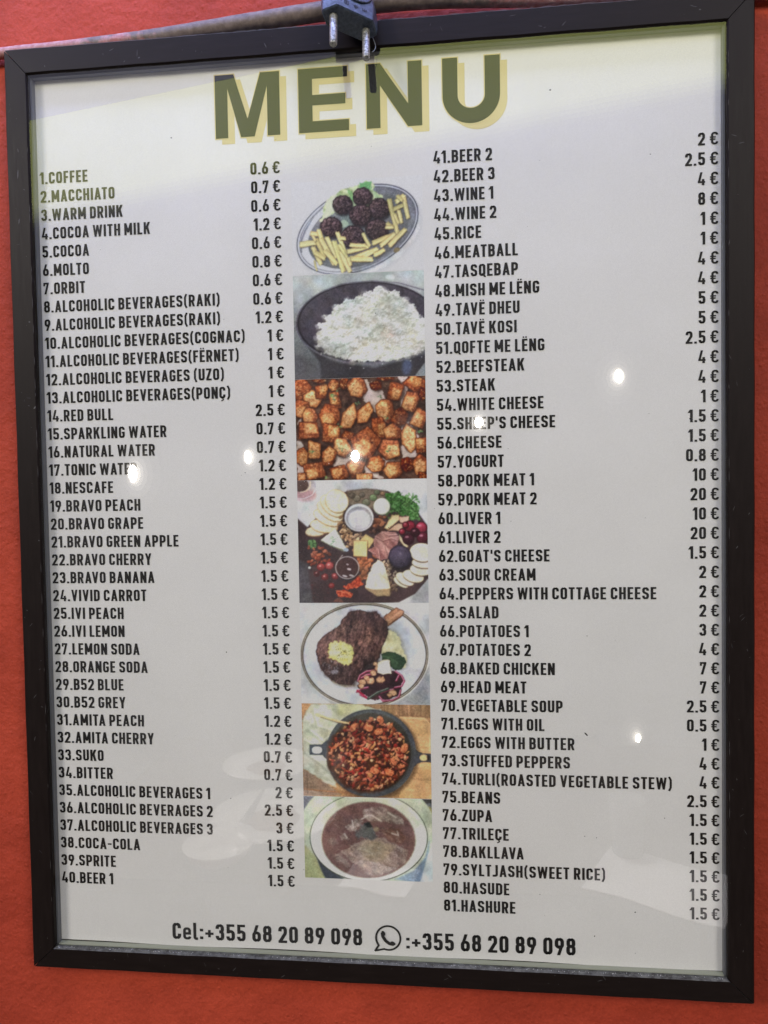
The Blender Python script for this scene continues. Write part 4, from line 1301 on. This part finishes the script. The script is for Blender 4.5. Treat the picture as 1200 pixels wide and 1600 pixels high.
    c.poly([(722, 500), (765, 482), (810, 482), (826, 585), (760, 592), (720, 578)], c.mix((206, 200, 180), (226, 222, 206), n2), rough=4, edge=(180, 168, 140), ew=7)
    c.grain(4)
    c.build('food_photo', 'grilled bone-in steak on a white plate with dark rim', (186, 184, 181))


def paint_pan():
    c = Canvas((PX0, PX1, -.1586, -.1062), [(145, 42), (1112, 55), (1126, 757), (158, 740)], NX, seed=7)
    n1, n2, n3 = c.noise(9, 1, 2), c.noise(34, 2, 3), c.noise(150, 3, 2)
    X, Y = c.X, c.Y
    g = c.g
    wood = c.noise(16, 6, 3, .0, 7)
    c.im[:] = c.mix((128, 92, 62), (182, 142, 98), wood)
    c.poly([(600, 40), (1120, 45), (1120, 150), (900, 140), (760, 110), (640, 80)], c.mix((112, 86, 62), (160, 126, 90), c.noise(16, 9, 2, 1.57, 6)), soft=5)
    for x in (630, 770, 880, 940, 1040):
        c.line([(x, 45), (x + 4, 140)], 5, (84, 62, 48), alpha=.6)
    c.poly([(880, 140), (1070, 148), (1115, 190), (1130, 400), (1130, 760), (880, 750), (980, 500), (1000, 350)], c.mix((172, 132, 88), (204, 162, 112), wood), soft=5)
    c.line([(890, 150), (1070, 156), (1105, 190), (1112, 400)], 8, (212, 176, 130), alpha=.7, soft=5)
    c.poly([(158, 540), (330, 640), (460, 740), (150, 750)], c.mix((128, 104, 86), (150, 122, 100), wood), soft=4)
    c.line([(160, 690), (480, 715)], 9, (150, 104, 72), soft=5)
    c.line([(185, 560), (190, 720)], 5, (104, 82, 68), soft=4)
    c.line([(160, 745), (500, 735)], 6, (170, 134, 96), soft=5)
    # kitchen cloth
    cl = c.mix((142, 142, 118), (192, 194, 176), (n2 * .6 + c.noise(80, 5, 2, .5, 2) * .5 - .2) * 1.5)
    c.poly([(215, 45), (560, 45), (700, 80), (760, 90), (520, 220), (400, 420), (360, 560), (410, 640), (395, 662), (330, 640), (200, 560), (155, 530), (150, 170), (185, 90)], cl, rough=6, edge=(150, 148, 126), ew=10)
    c.poly([(420, 45), (590, 48), (640, 80), (520, 120), (430, 140)], (190, 188, 136), soft=40, alpha=.7)
    for P in [[(200, 250), (300, 330), (340, 300)], [(170, 420), (280, 500), (350, 560)], [(230, 90), (260, 220), (360, 250)], [(170, 330), (260, 380)]]:
        c.line(P, 14, (134, 136, 118), soft=18, alpha=.6)
        c.line([(x + 12, y - 10) for x, y in P], 10, (206, 208, 192), soft=14, alpha=.5)
    for k in range(14):
        c.line([(300 + k * 8, 610 + k * 3.4), (304 + k * 8, 632 + k * 3.4)], 4, (206, 206, 190), alpha=.8)
    # pan
    c.ell(690, 430, 345, 335, (60, 46, 36), soft=26, alpha=.6)
    c.poly([(204, 352), (300, 350), (340, 320), (360, 440), (345, 470), (300, 432), (206, 430)], (66, 72, 80), rough=2, edge=(48, 52, 58), ew=7)
    c.ell(262, 394, 38, 26, (186, 188, 180), 0, sq=2.6)
    c.poly([(985, 350), (1020, 400), (1060, 415), (1125, 418), (1125, 485), (1060, 480), (1020, 492), (990, 520)], (64, 66, 70), rough=2, edge=(46, 46, 50), ew=7)
    c.ell(1066, 448, 30, 24, (204, 164, 112))
    c.ell(1100, 448, 10, 22, (40, 34, 34), soft=8)
    c.ell(670, 417, 340, 330, c.mix((58, 60, 64), (78, 82, 86), n3))
    c.ell(670, 410, 322, 312, c.mix((84, 88, 90), (64, 66, 68), np.clip((Y - 120) / 300, 0, 1)), soft=8)
    c.ell(668, 412, 305, 298, c.mix((74, 70, 62), (48, 42, 36), np.clip((Y - 150) / 300, 0, 1)), soft=10)
    c.ell(400, 430, 60, 60, (120, 126, 140), soft=60, alpha=.5)
    c.ell(640, 440, 300, 270, c.mix((52, 28, 22), (104, 58, 34), n2), rough=16, rs=40, soft=30)
    # wooden spoon
    c.line([(262, 128), (330, 155), (430, 185), (520, 202)], 17, (96, 78, 54), soft=8, alpha=.6)
    c.line([(262, 122), (330, 148), (430, 178), (525, 196)], 14, (200, 170, 122))
    c.ell(268, 130, 20, 15, (190, 164, 120), 15)
    # stew pieces
    for k in range(900):
        q, r = g.uniform(0, 6.283), math.sqrt(g.random())
        x, y = 655 + 292 * r * math.cos(q), 425 + 268 * r * math.sin(q)
        if x < 440 and y > 380 and g.random() < .45: continue
        if 600 < x < 720 and 430 < y < 540 and g.random() < .6: continue
        t = g.random()
        if t < .35: cc = (206, 128 + g.uniform(-20, 20), 88)
        elif t < .62: cc = (150 + g.uniform(-20, 20), 50 + g.uniform(-10, 20), 38)
        elif t < .80: cc = (96, 44, 40)
        elif t < .92: cc = (60, 34, 34)
        else: cc = (226, 176, 128)
        dk = .8 if y > 570 or (y < 330 and x < 700) else 1.0
        a, b, ro = g.uniform(7, 25), g.uniform(5, 13), g.uniform(0, 180)
        c.ell(x + 2, y + 5, a, b, (40, 20, 16), ro, alpha=.55, soft=5)
        c.ell(x, y, a, b, [v * dk for v in cc], ro, alpha=.92, shade=.25, rough=6, rs=12, seed=k % 40)
    for x, y, a, b, ro in [(742, 165, 32, 22, 60), (538, 222, 34, 22, -60), (820, 210, 26, 12, -60), (840, 480, 34, 16, 50), (655, 225, 34, 26, 20), (730, 255, 34, 24, -20), (400, 370, 26, 14, -30), (810, 560, 36, 26, 20), (700, 550, 34, 24, 10), (920, 380, 34, 26, -70), (770, 300, 24, 16, 10), (900, 515, 30, 14, -10)]:
        c.ell(x + 3, y + 6, a, b, (44, 22, 18), ro, alpha=.7, soft=8)
        c.ell(x, y, a, b, c.mix((168, 82, 52), (222, 146, 98), (n1 - .2) * 1.5), ro, rough=5, shade=.15)
    c.poly([(350, 430), (460, 400), (480, 480), (420, 620), (360, 560)], (130, 132, 132), alpha=.28, soft=70)
    c.grain(4)
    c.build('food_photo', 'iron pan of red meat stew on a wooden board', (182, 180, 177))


def paint_soup():
    c = Canvas((PX0, PX1, -.2053, -.1588), [(160, 70), (1126, 88), (1137, 708), (168, 682)], NX, seed=8)
    n1, n2, n3 = c.noise(10, 1, 2), c.noise(36, 2, 3), c.noise(150, 3, 2)
    X, Y = c.X, c.Y
    g = c.g
    c.im[:] = c.mix((148, 150, 112), (158, 162, 142), np.clip((X - 300) / 500, 0, 1) + n3 * .3)
    # cloth corners
    k = np.sin(X / 5.0) * np.sin(Y / 5.0) * 12
    c.poly([(155, 60), (330, 60), (240, 130), (160, 200)], np.clip(np.array((84, 90, 104)) + k[..., None], 0, 255), soft=4)
    c.poly([(1000, 80), (1135, 80), (1135, 200), (1060, 140)], (60, 60, 60), soft=6)
    for q in range(7):
        c.line([(1075 + q * 9, 120), (1085 + q * 8, 175)], 3, (170, 178, 196), alpha=.8)
    c.ell(1075, 215, 70, 80, (132, 128, 78), 40, soft=16)
    c.ell(1030, 110, 34, 16, (136, 140, 104), 20, soft=6)
    # saucer
    c.ell(640, 340, 520, 420, c.mix((152, 158, 130), (168, 174, 160), n3), 0, soft=8)
    c.poly([(150, 420), (250, 520), (330, 690), (150, 700)], (146, 148, 108), soft=20)
    c.poly([(260, 540), (400, 640), (480, 700), (330, 700), (290, 620)], (58, 64, 74), soft=14)
    c.poly([(850, 690), (1000, 620), (1080, 520), (1110, 400), (1100, 600), (1040, 720)], (108, 126, 142), soft=16)
    c.poly([(1100, 500), (1140, 420), (1140, 720), (1040, 720)], (170, 176, 174), soft=12)
    # bowl rim
    c.ell(652, 378, 447, 334, (64, 66, 58))
    c.ell(652, 376, 440, 328, c.mix((176, 180, 156), (196, 199, 190), np.clip((Y - 100) / 420, 0, 1)))
    c.ell(652, 380, 410, 300, c.mix((166, 168, 142), (190, 192, 182), np.clip((Y - 80) / 500, 0, 1) + n3 * .2), soft=20)
    c.ell(652, 396, 358, 288, (124, 112, 100), soft=12)
    sp = c.mix((88, 62, 60), (112, 86, 82), n3 * .6 + n2 * .6)
    c.ell(652, 396, 350, 284, sp, edge=(112, 82, 76), ew=12)
    # pale meat mass
    wr = c.noise(26, 4, 3, .6, 2.2)
    pale = c.mix((104, 84, 78), (162, 148, 136), (wr * .7 + n1 * .4 - .3) * 1.7)
    c.poly([(610, 170), (700, 148), (800, 160), (900, 230), (920, 280), (800, 260), (700, 260), (620, 230)], pale, rough=12, rs=34, soft=10)
    c.poly([(450, 490), (540, 425), (640, 380), (760, 380), (860, 420), (960, 470), (930, 560), (800, 640), (700, 672), (620, 640), (540, 570)], pale, rough=16, rs=36, soft=12)
    c.poly([(480, 300), (560, 240), (620, 250), (560, 330), (500, 330)], pale, rough=14, soft=10)
    c.poly([(430, 370), (480, 350), (510, 390), (450, 400)], pale, rough=10, soft=10)
    c.poly([(340, 400), (400, 370), (420, 420), (380, 450)], pale, rough=10, soft=14, alpha=.6)
    c.poly([(380, 510), (440, 500), (530, 590), (500, 610)], pale, rough=10, soft=12, alpha=.7)
    c.poly([(750, 320), (880, 310), (940, 380), (900, 430), (800, 400)], c.mix((84, 58, 52), (132, 100, 88), wr), rough=12, soft=10)
    c.poly([(570, 460), (640, 380), (730, 400), (860, 440), (760, 560), (640, 540)], c.mix((132, 116, 92), (168, 152, 128), wr), rough=14, soft=30, alpha=.7)
    for _ in range(300):
        x, y = g.normal(690, 150), g.normal(430, 120)
        if ((x - 652) / 330) ** 2 + ((y - 396) / 265) ** 2 > 1: continue
        kx = np.argmin(np.abs(X[0] - x)); ky = np.argmin(np.abs(Y[:, kx] - y))
        if c.im[ky, kx].mean() < 92 and g.random() < .8: continue
        v = g.uniform(-1, 1)
        c.ell(x, y, g.uniform(8, 26), g.uniform(2, 5), (138 + 38 * v, 124 + 36 * v, 112 + 36 * v), g.uniform(-30, 60), alpha=.45, soft=6)
    for P in [[(620, 215), (680, 210), (750, 255)], [(800, 190), (860, 225)], [(600, 240), (640, 220)], [(830, 345), (880, 360), (870, 330)], [(530, 250), (540, 300)], [(470, 350), (490, 380)]]:
        c.line(P, 9, (190, 178, 168), soft=8, alpha=.8)
    # dark greens in the middle
    c.poly([(555, 340), (600, 290), (640, 270), (690, 300), (720, 370), (690, 400), (600, 380), (570, 400)], c.mix((70, 72, 72), (98, 98, 96), n2), rough=14, soft=22)
    c.poly([(620, 270), (660, 262), (690, 300), (640, 300)], (40, 46, 48), rough=6, soft=8)
    c.ell(715, 315, 22, 18, (130, 112, 90), rough=5)
    c.grain(4)
    c.build('food_photo', 'bowl of brownish red meat soup on a saucer', (178, 175, 172))


for f_ in (paint_meatballs, paint_rice, paint_potatoes, paint_board, paint_steak, paint_pan, paint_soup):
    f_()
# ------------------------------------------------------------------ specks on the glass
def specks():
    g = random.Random(11)
    V, F = [], []
    def dot(x, z, r, el=1.0, an=0.0, n=7):
        k = len(V)
        ring_ = []
        for i in range(n):
            t = i * 2 * math.pi / n
            rr = r * g.uniform(.7, 1.2)
            a, b = rr * el * math.cos(t), rr * math.sin(t)
            ring_.append((x + a * math.cos(an) - b * math.sin(an), ga - .00003, z + a * math.sin(an) + b * math.cos(an)))
        V.extend(ring_); V.append((x, ga - .00025 * min(1, r / .0003) - .00004, z))
        for i in range(n):
            F.append((k + i, k + (i + 1) % n, k + n))
    for _ in range(70):
        dot(g.uniform(-.18, .18), g.uniform(-.24, .24), g.choice([.00012, .00015, .0002, .00028]), g.choice([1, 1, 1.6]), g.uniform(0, 3))
    for x, z, r, e, a in [(-.105, .207, .0004, 1, 0), (.0990, .2185, .0004, 1.4, .3), (.1685, .0465, .0006, 1, 0), (.1145, -.119, .0004, 3.5, -.8),
                          (.1395, -.2145, .0004, 1, 0), (.077, -.044, .0004, 1, 0), (.058, .035, .0003, 2.5, .5)]:
        dot(x, z, r, e, a)
    o = child('dust_specks', V, F, M_speck, board); o['kind'] = 'stuff'
    V2, F2 = [], []
    V, F = V2, F2
    def lint(x, z, r):
        k = len(V2)
        n = 5
        V2.extend([(x + r * g.uniform(.6, 1.3) * math.cos(i * 1.257), ga - .00003, z + r * g.uniform(.6, 1.3) * math.sin(i * 1.257)) for i in range(n)])
        V2.append((x, ga - .0001, z))
        for i in range(n): F2.append((k + i, k + (i + 1) % n, k + n))
    for cx, cz, sx_, n in [(-.067, .028, .012, 90), (-.055, .004, .016, 90), (.055, .050, .010, 30), (-.125, .02, .01, 22), (0, 0, .15, 70)]:
        for _ in range(n):
            lint(g.gauss(cx, sx_), g.gauss(cz, sx_ * .8), g.choice([.00007, .0001, .00013, .00018]))
    V2[:] = [(max(-.18, min(.18, x)), y, max(-.24, min(.24, z))) for x, y, z in V2]
    o = child('lint', V2, F2, M_lint, board); o['kind'] = 'stuff'
    # crumbs of dust on the lower ledge
    V3, F3 = [], []
    for _ in range(260):
        x = g.uniform(-.186, .186); y = g.uniform(.0008, .0022); r = g.choice([.00008, .00012, .0002]); z = -.24845
        k = len(V3)
        V3.extend([(x - r, y, z), (x + r, y, z), (x, y - r, z), (x, y + r, z), (x, y, z + r * 1.3)])
        F3.extend([(k, k + 2, k + 4), (k + 2, k + 1, k + 4), (k + 1, k + 3, k + 4), (k + 3, k, k + 4)])
    o = child('dust_crumbs', V3, F3, M_lint, board); o['kind'] = 'stuff'


specks()

# ------------------------------------------------------------------ conduit lying along the top of the frame
def tube(path, radii, seg=14, wob=0.0, g=random.Random(5)):
    V, F = [], []
    n = len(path)
    P = [Vector(p) for p in path]
    for i in range(n):
        t = (P[min(i + 1, n - 1)] - P[max(i - 1, 0)]).normalized()
        a = t.cross(Vector((0, 1, 0)))
        if a.length < .1: a = t.cross(Vector((1, 0, 0)))
        a.normalize()
        b = t.cross(a)
        for k in range(seg):
            q = 2 * math.pi * k / seg
            r = radii[i] * (1 + wob * g.uniform(-1, 1))
            V.append(tuple(P[i] + a * (r * math.cos(q)) + b * (r * math.sin(q))))
    for i in range(n - 1):
        for k in range(seg):
            j = (k + 1) % seg
            F.append((i * seg + k, i * seg + j, (i + 1) * seg + j, (i + 1) * seg + k))
    F.append(tuple(range(seg))[::-1]); F.append(tuple((n - 1) * seg + k for k in range(seg)))
    return V, F


def catmull(K, m=10):
    K = [np.array(k, float) for k in K]
    K = [2 * K[0] - K[1]] + K + [2 * K[-1] - K[-2]]
    out = []
    for i in range(1, len(K) - 2):
        for s in range(m):
            t = s / m
            a, b, c, d = K[i - 1], K[i], K[i + 1], K[i + 2]
            out.append(.5 * ((2 * b) + (c - a) * t + (2 * a - 5 * b + 4 * c - d) * t * t + (3 * b - a - 3 * c + d) * t ** 3))
    out.append(K[-2])
    return out


KP = [(-.34, .0115, .2560, .0030), (-.25, .0110, .2622, .0030), (-.205, .0105, .2652, .0030), (-.167, .010, .2655, .0033), (-.115, .0085, .2662, .0040),
      (-.0568, .006, .2684, .0046), (-.0195, .005, .2703, .0048), (.0131, .005, .2722, .0047), (.0468, .006, .2722, .0046), (.0968, .008, .2700, .0045), (.16, .009, .2680, .0044), (.26, .0095, .2660, .0044), (.40, .0095, .2640, .0044)]
cp = catmull(KP, 12)
V, F = tube([p[:3] for p in cp], [p[3] for p in cp], 18, .02)
o = mesh_obj('cable', V, F, M_cond, None, True)
tag(o, 'thick grey cable smeared with wall paint running along the top of the frame', 'cable')

# ------------------------------------------------------------------ the power plug hanging in front of the frame
def build_plug():
    root = empty('power_plug')
    tag(root, 'black two pin power plug hanging upside down over the top rail of the menu frame', 'plug')
    cols = [(0.8403, 0.5223, -0.1452), (-0.5411, 0.7920, -0.2826), (-0.0326, 0.3160, 0.9482)]
    mm = Matrix.Identity(4)
    for c in range(3):
        for r in range(3): mm[r][c] = cols[c][r]
    mm.translation = Vector((-.0032, -.01365, .25096))
    root.matrix_world = mm
    # body: flattened hexagon lofted upward, waisted, closing to the cable sleeve
    def sect(hw, ht, ch):
        e = .12
        pts = [(-hw, -ht * e), (-hw + ch, -ht), (hw - ch, -ht), (hw, -ht * e), (hw, ht * e), (hw - ch, ht), (-hw + ch, ht), (-hw, ht * e)]
        return pts
    def smooth_corner(p):
        out = []
        n = len(p)
        for i in range(n):
            a, b, c = np.array(p[i - 1]), np.array(p[i]), np.array(p[(i + 1) % n])
            k = .0007
            u = (a - b) / np.linalg.norm(a - b); v = (c - b) / np.linalg.norm(c - b)
            k1 = min(k, np.linalg.norm(a - b) * .4); k2 = min(k, np.linalg.norm(c - b) * .4)
            out += [tuple(b + u * k1), tuple(b * .5 + (b + u * k1) * .25 + (b + v * k2) * .25), tuple(b + v * k2)]
        return out
    lv = [(0.0, .0146, .0060, .0050), (.0006, .0153, .0066, .0052), (.004, .0156, .0068, .0052), (.010, .0155, .0068, .0050), (.016, .0146, .0066, .0048), (.022, .0128, .0062, .0042),
          (.028, .0108, .0058, .0036), (.034, .0085, .0052, .0030), (.038, .0060, .0045, .0022), (.040, .0042, .0036, .0016)]
    V, F = [], []
    for z, hw, ht, ch in lv:
        for x, y in smooth_corner(sect(hw, ht, ch)): V.append((x, y, z))
    n = 24
    for i in range(len(lv) - 1):
        for k in range(n):
            j = (k + 1) % n
            F.append((i * n + k, i * n + j, (i + 1) * n + j, (i + 1) * n + k))
    F.append(tuple(range(n))[::-1]); F.append(tuple((len(lv) - 1) * n + k for k in range(n)))
    body = mesh_obj('plug_body', V, F, M_plug, root)
    # grip dish outlined by a raised arch on the broad face
    arch = [(-.0085, -.0069, .0125), (-.0045, -.0071, .0088), (.0, -.0072, .0078), (.0045, -.0071, .0088), (.0085, -.0069, .0125), (.0092, -.0067, .018), (.0075, -.0063, .026)]
    V, F = tube(catmull(arch, 5), [.0006] * (5 * 6 + 1), 8)
    mesh_obj('grip_ridge', V, F, M_plug, body, True)
    # three small moulded marks
    def mark(cx, cz, kind):
        q = []
        r = .0011
        if kind == 0:
            q += strip_poly([(cx - r, cz - r), (cx + r, cz - r), (cx + r, cz + r), (cx - r, cz + r)], .00035, True)
            q += strip_poly([(cx - r * .4, cz - r * .4), (cx + r * .4, cz - r * .4), (cx + r * .4, cz + r * .4), (cx - r * .4, cz + r * .4)], .0003, True)
        elif kind == 1:
            q += strip_poly([(cx - r, cz), (cx, cz - r), (cx + r, cz), (cx, cz + r)], .0004, True)
            q += strip_poly([(cx - r * .5, cz), (cx + r * .5, cz)], .0004)
        else:
            for s in (-1, 0, 1):
                q += strip_poly([(cx + s * r * .8, cz - r), (cx + s * r * .8 + .0003 * s, cz + r)], .0004)
            q += strip_poly([(cx - r, cz), (cx + r, cz)], .0004)
        V, F = [], []
        for k, p in enumerate(q):
            n = len(V)
            V += [(x, -.0069 - .00001 * k, z) for x, z in p]
            F.append((n, n + 1, n + 2, n + 3))
        mesh_obj('moulded_mark', V, F, M_mark, body)
    mark(-.0050, .0042, 0); mark(.0002, .0040, 1); mark(.0050, .0040, 2)
    for s in (-1, 1):
        V, F = [], []
        prof = [(.0022, .0002), (.0021, -.0006), (.0020, -.0012), (.00195, -.0100), (.00195, -.0176), (.0016, -.0184), (.0011, -.0186)]
        seg = 20
        for r, z in prof:
            for k in range(seg):
                a = 2 * math.pi * k / seg
                V.append((s * .0091 + r * math.cos(a), r * math.sin(a), z))
        for i in range(len(prof) - 1):
            for k in range(seg):
                j = (k + 1) % seg
                F.append((i * seg + j, i * seg + k, (i + 1) * seg + k, (i + 1) * seg + j))
        V.append((s * .0091, 0, -.0182)); c = len(V) - 1
        for k in range(seg): F.append(((len(prof) - 1) * seg + (k + 1) % seg, (len(prof) - 1) * seg + k, c))
        mesh_obj('pin', V, F, M_pin, root, True)
    # thin strip of torn moulding film at the right edge
    V, F = tube(catmull([(.0150, .004, .003), (.0168, .0045, -.001), (.0160, .004, -.005), (.0140, .003, -.0085)], 6), [.00018] * 19, 6)
    mesh_obj('moulding_flash', V, F, simple('clear_flash', (.35, .38, .42), .3), root, True)
    # cable leaving upward
    pth = catmull([(0, 0, .039), (0, 0, .055), (.004, -.001, .085), (.02, .004, .13), (.05, .012, .20), (.06, .016, .32)], 8)
    V, F = tube(pth, [.0030] * len(pth), 12)
    mesh_obj('flex', V, F, M_plug, root, True)


build_plug()


# ------------------------------------------------------------------ the laid table opposite, seen only as faint reflections in the glass
def lathe(prof, seg=40, loc=(0, 0, 0)):
    V, F = [], []
    for r, z in prof:
        for k in range(seg):
            q = 2 * math.pi * k / seg
            V.append((r * math.cos(q), r * math.sin(q), z))
    for i in range(len(prof) - 1):
        for k in range(seg):
            j = (k + 1) % seg
            F.append((i * seg + k, i * seg + j, (i + 1) * seg + j, (i + 1) * seg + k))
    return V, F


def build_table():
    zt = -.78
    M_wood = simple('dark_table_wood', (.055, .035, .025), .35)
    M_por = simple('white_porcelain', (.80, .80, .78), .15)
    M_food = simple('brown_stew', (.22, .11, .05), .5)
    M_nap = simple('white_paper_napkin', (.82, .83, .86), .8)
    M_cl = simple('thick_clear_glass', (.30, .32, .32), .12)
    M_st = simple('steel', (.6, .6, .6), .25, metal=.9)
    t = empty('dining_table', (0, -1.45, zt - .73))
    tag(t, 'dark wooden dining table mirrored faintly in the lower half of the glass', 'table')
    def bx(x0, x1, y0, y1, z0, z1):
        V = [(x0, y0, z0), (x1, y0, z0), (x1, y1, z0), (x0, y1, z0), (x0, y0, z1), (x1, y0, z1), (x1, y1, z1), (x0, y1, z1)]
        return V, [(0, 3, 2, 1), (4, 5, 6, 7), (0, 1, 5, 4), (1, 2, 6, 5), (2, 3, 7, 6), (3, 0, 4, 7)]
    mesh_obj('tabletop', *bx(-.85, .85, -.42, .42, .70, .7299), M_wood, t)
    for x in (-.80, .75):
        for y in (-.38, .33):
            mesh_obj('leg', *bx(x, x + .05, y, y + .05, 0, .6998), M_wood, t)
    for x, y, r, lab in [(-.50, -1.62, .125, 'white plate mirrored faintly beside the 1.2 euro prices, farther of the two plates'),
                         (-.40, -1.30, .150, 'white plate with brown food mirrored faintly over the lower left menu lines, nearer plate')]:
        p = empty('dinner_plate', (x, y, zt))
        tag(p, lab, 'plate', 'plates on the table opposite')
        mesh_obj('dish', *lathe([(0.0, .004), (r * .6, .004), (r * .7, .008), (r, .020), (r, .0225), (r * .69, .011), (r * .58, .0065), (.0, .0065)]), M_por, p, True)
        V, F = lathe([(0, .022), (r * .2, .020), (r * .38, .013), (r * .45, .0066)], 18)
        g = random.Random(3)
        V = [(a * g.uniform(.85, 1.1), b * g.uniform(.85, 1.1), c * g.uniform(.8, 1.2)) for a, b, c in V]
        mesh_obj('food', V, F, M_food, p)
    p = empty('soup_bowl', (-.47, -1.10, zt))
    tag(p, 'small white bowl mirrored faintly beside the lines above COCA-COLA', 'bowl')
    mesh_obj('dish', *lathe([(0, .003), (.035, .003), (.06, .02), (.075, .045), (.073, .046), (.057, .022), (.03, .008), (0, .008)]), M_por, p, True)
    f = mesh_obj('fork', [(-.46, -1.42, zt + .03), (-.452, -1.42, zt + .03), (-.445, -1.28, zt + .024), (-.467, -1.28, zt + .024)], [(0, 1, 2, 3)], M_st)
    V, F = [], []
    for k in range(4):
        n = len(V); x = -.466 + k * .006
        V += [(x, -1.279, zt + .024), (x + .0028, -1.279, zt + .024), (x + .0028, -1.235, zt + .028), (x, -1.235, zt + .028), (x, -1.279, zt + .0225), (x + .0028, -1.279, zt + .0225), (x + .0028, -1.235, zt + .0265), (x, -1.235, zt + .0265)]
        F += [(n, n + 1, n + 2, n + 3), (n + 4, n + 7, n + 6, n + 5), (n, n + 4, n + 5, n + 1), (n + 1, n + 5, n + 6, n + 2), (n + 2, n + 6, n + 7, n + 3), (n + 3, n + 7, n + 4, n)]
    V += [(-.459, -1.42, zt + .028), (-.453, -1.42, zt + .028), (-.446, -1.28, zt + .0225), (-.466, -1.28, zt + .0225), (-.459, -1.42, zt + .030), (-.453, -1.42, zt + .030), (-.446, -1.28, zt + .0241), (-.466, -1.28, zt + .0241)]
    n = len(V) - 8
    F += [(n, n + 1, n + 2, n + 3), (n + 4, n + 7, n + 6, n + 5), (n, n + 4, n + 5, n + 1), (n + 1, n + 5, n + 6, n + 2), (n + 2, n + 6, n + 7, n + 3), (n + 3, n + 7, n + 4, n)]
    bpy.data.objects.remove(f)
    f = mesh_obj('fork', V, F, M_st)
    tag(f, 'steel fork resting on the plate mirrored faintly in the lower left of the glass', 'fork')
    for x, y, r, h, lab in [(.40, -1.20, .040, .12, 'drinking glass mirrored faintly near the lower right prices'), ]:
        o = mesh_obj('drinking_glass', *lathe([(0, .004), (r * .8, .004), (r, h), (r - .003, h), (r * .8 - .003, .010), (0, .010)]), M_cl, None, True)
        o.location = (x, y, zt)
        tag(o, lab, 'glass')
    for (cx, cy, sz, ro, lab) in [(.44, -1.08, .13, .5, 'folded white napkin mirrored faintly right of the last menu lines'), (-.12, -1.06, .07, .25, 'small white napkin mirrored faintly above the first phone number')]:
        V, F = [], []
        c, s_ = math.cos(ro), math.sin(ro)
        for j in range(7):
            for i in range(7):
                u, v = (i / 6 - .5) * 2 * sz, (j / 6 - .5) * 1.5 * sz
                V.append((cx + u * c - v * s_, cy + u * s_ + v * c, zt + .004 + .003 * math.sin(i * 1.3 + j * .9)))
        for j in range(6):
            for i in range(6):
                F.append((j * 7 + i, j * 7 + i + 1, j * 7 + i + 8, j * 7 + i + 7))
        o = mesh_obj('paper_napkin', V, F, M_nap)
        md = o.modifiers.new('thick', 'SOLIDIFY'); md.thickness = .002
        tag(o, lab, 'napkin', 'napkins on the table opposite')


build_table()
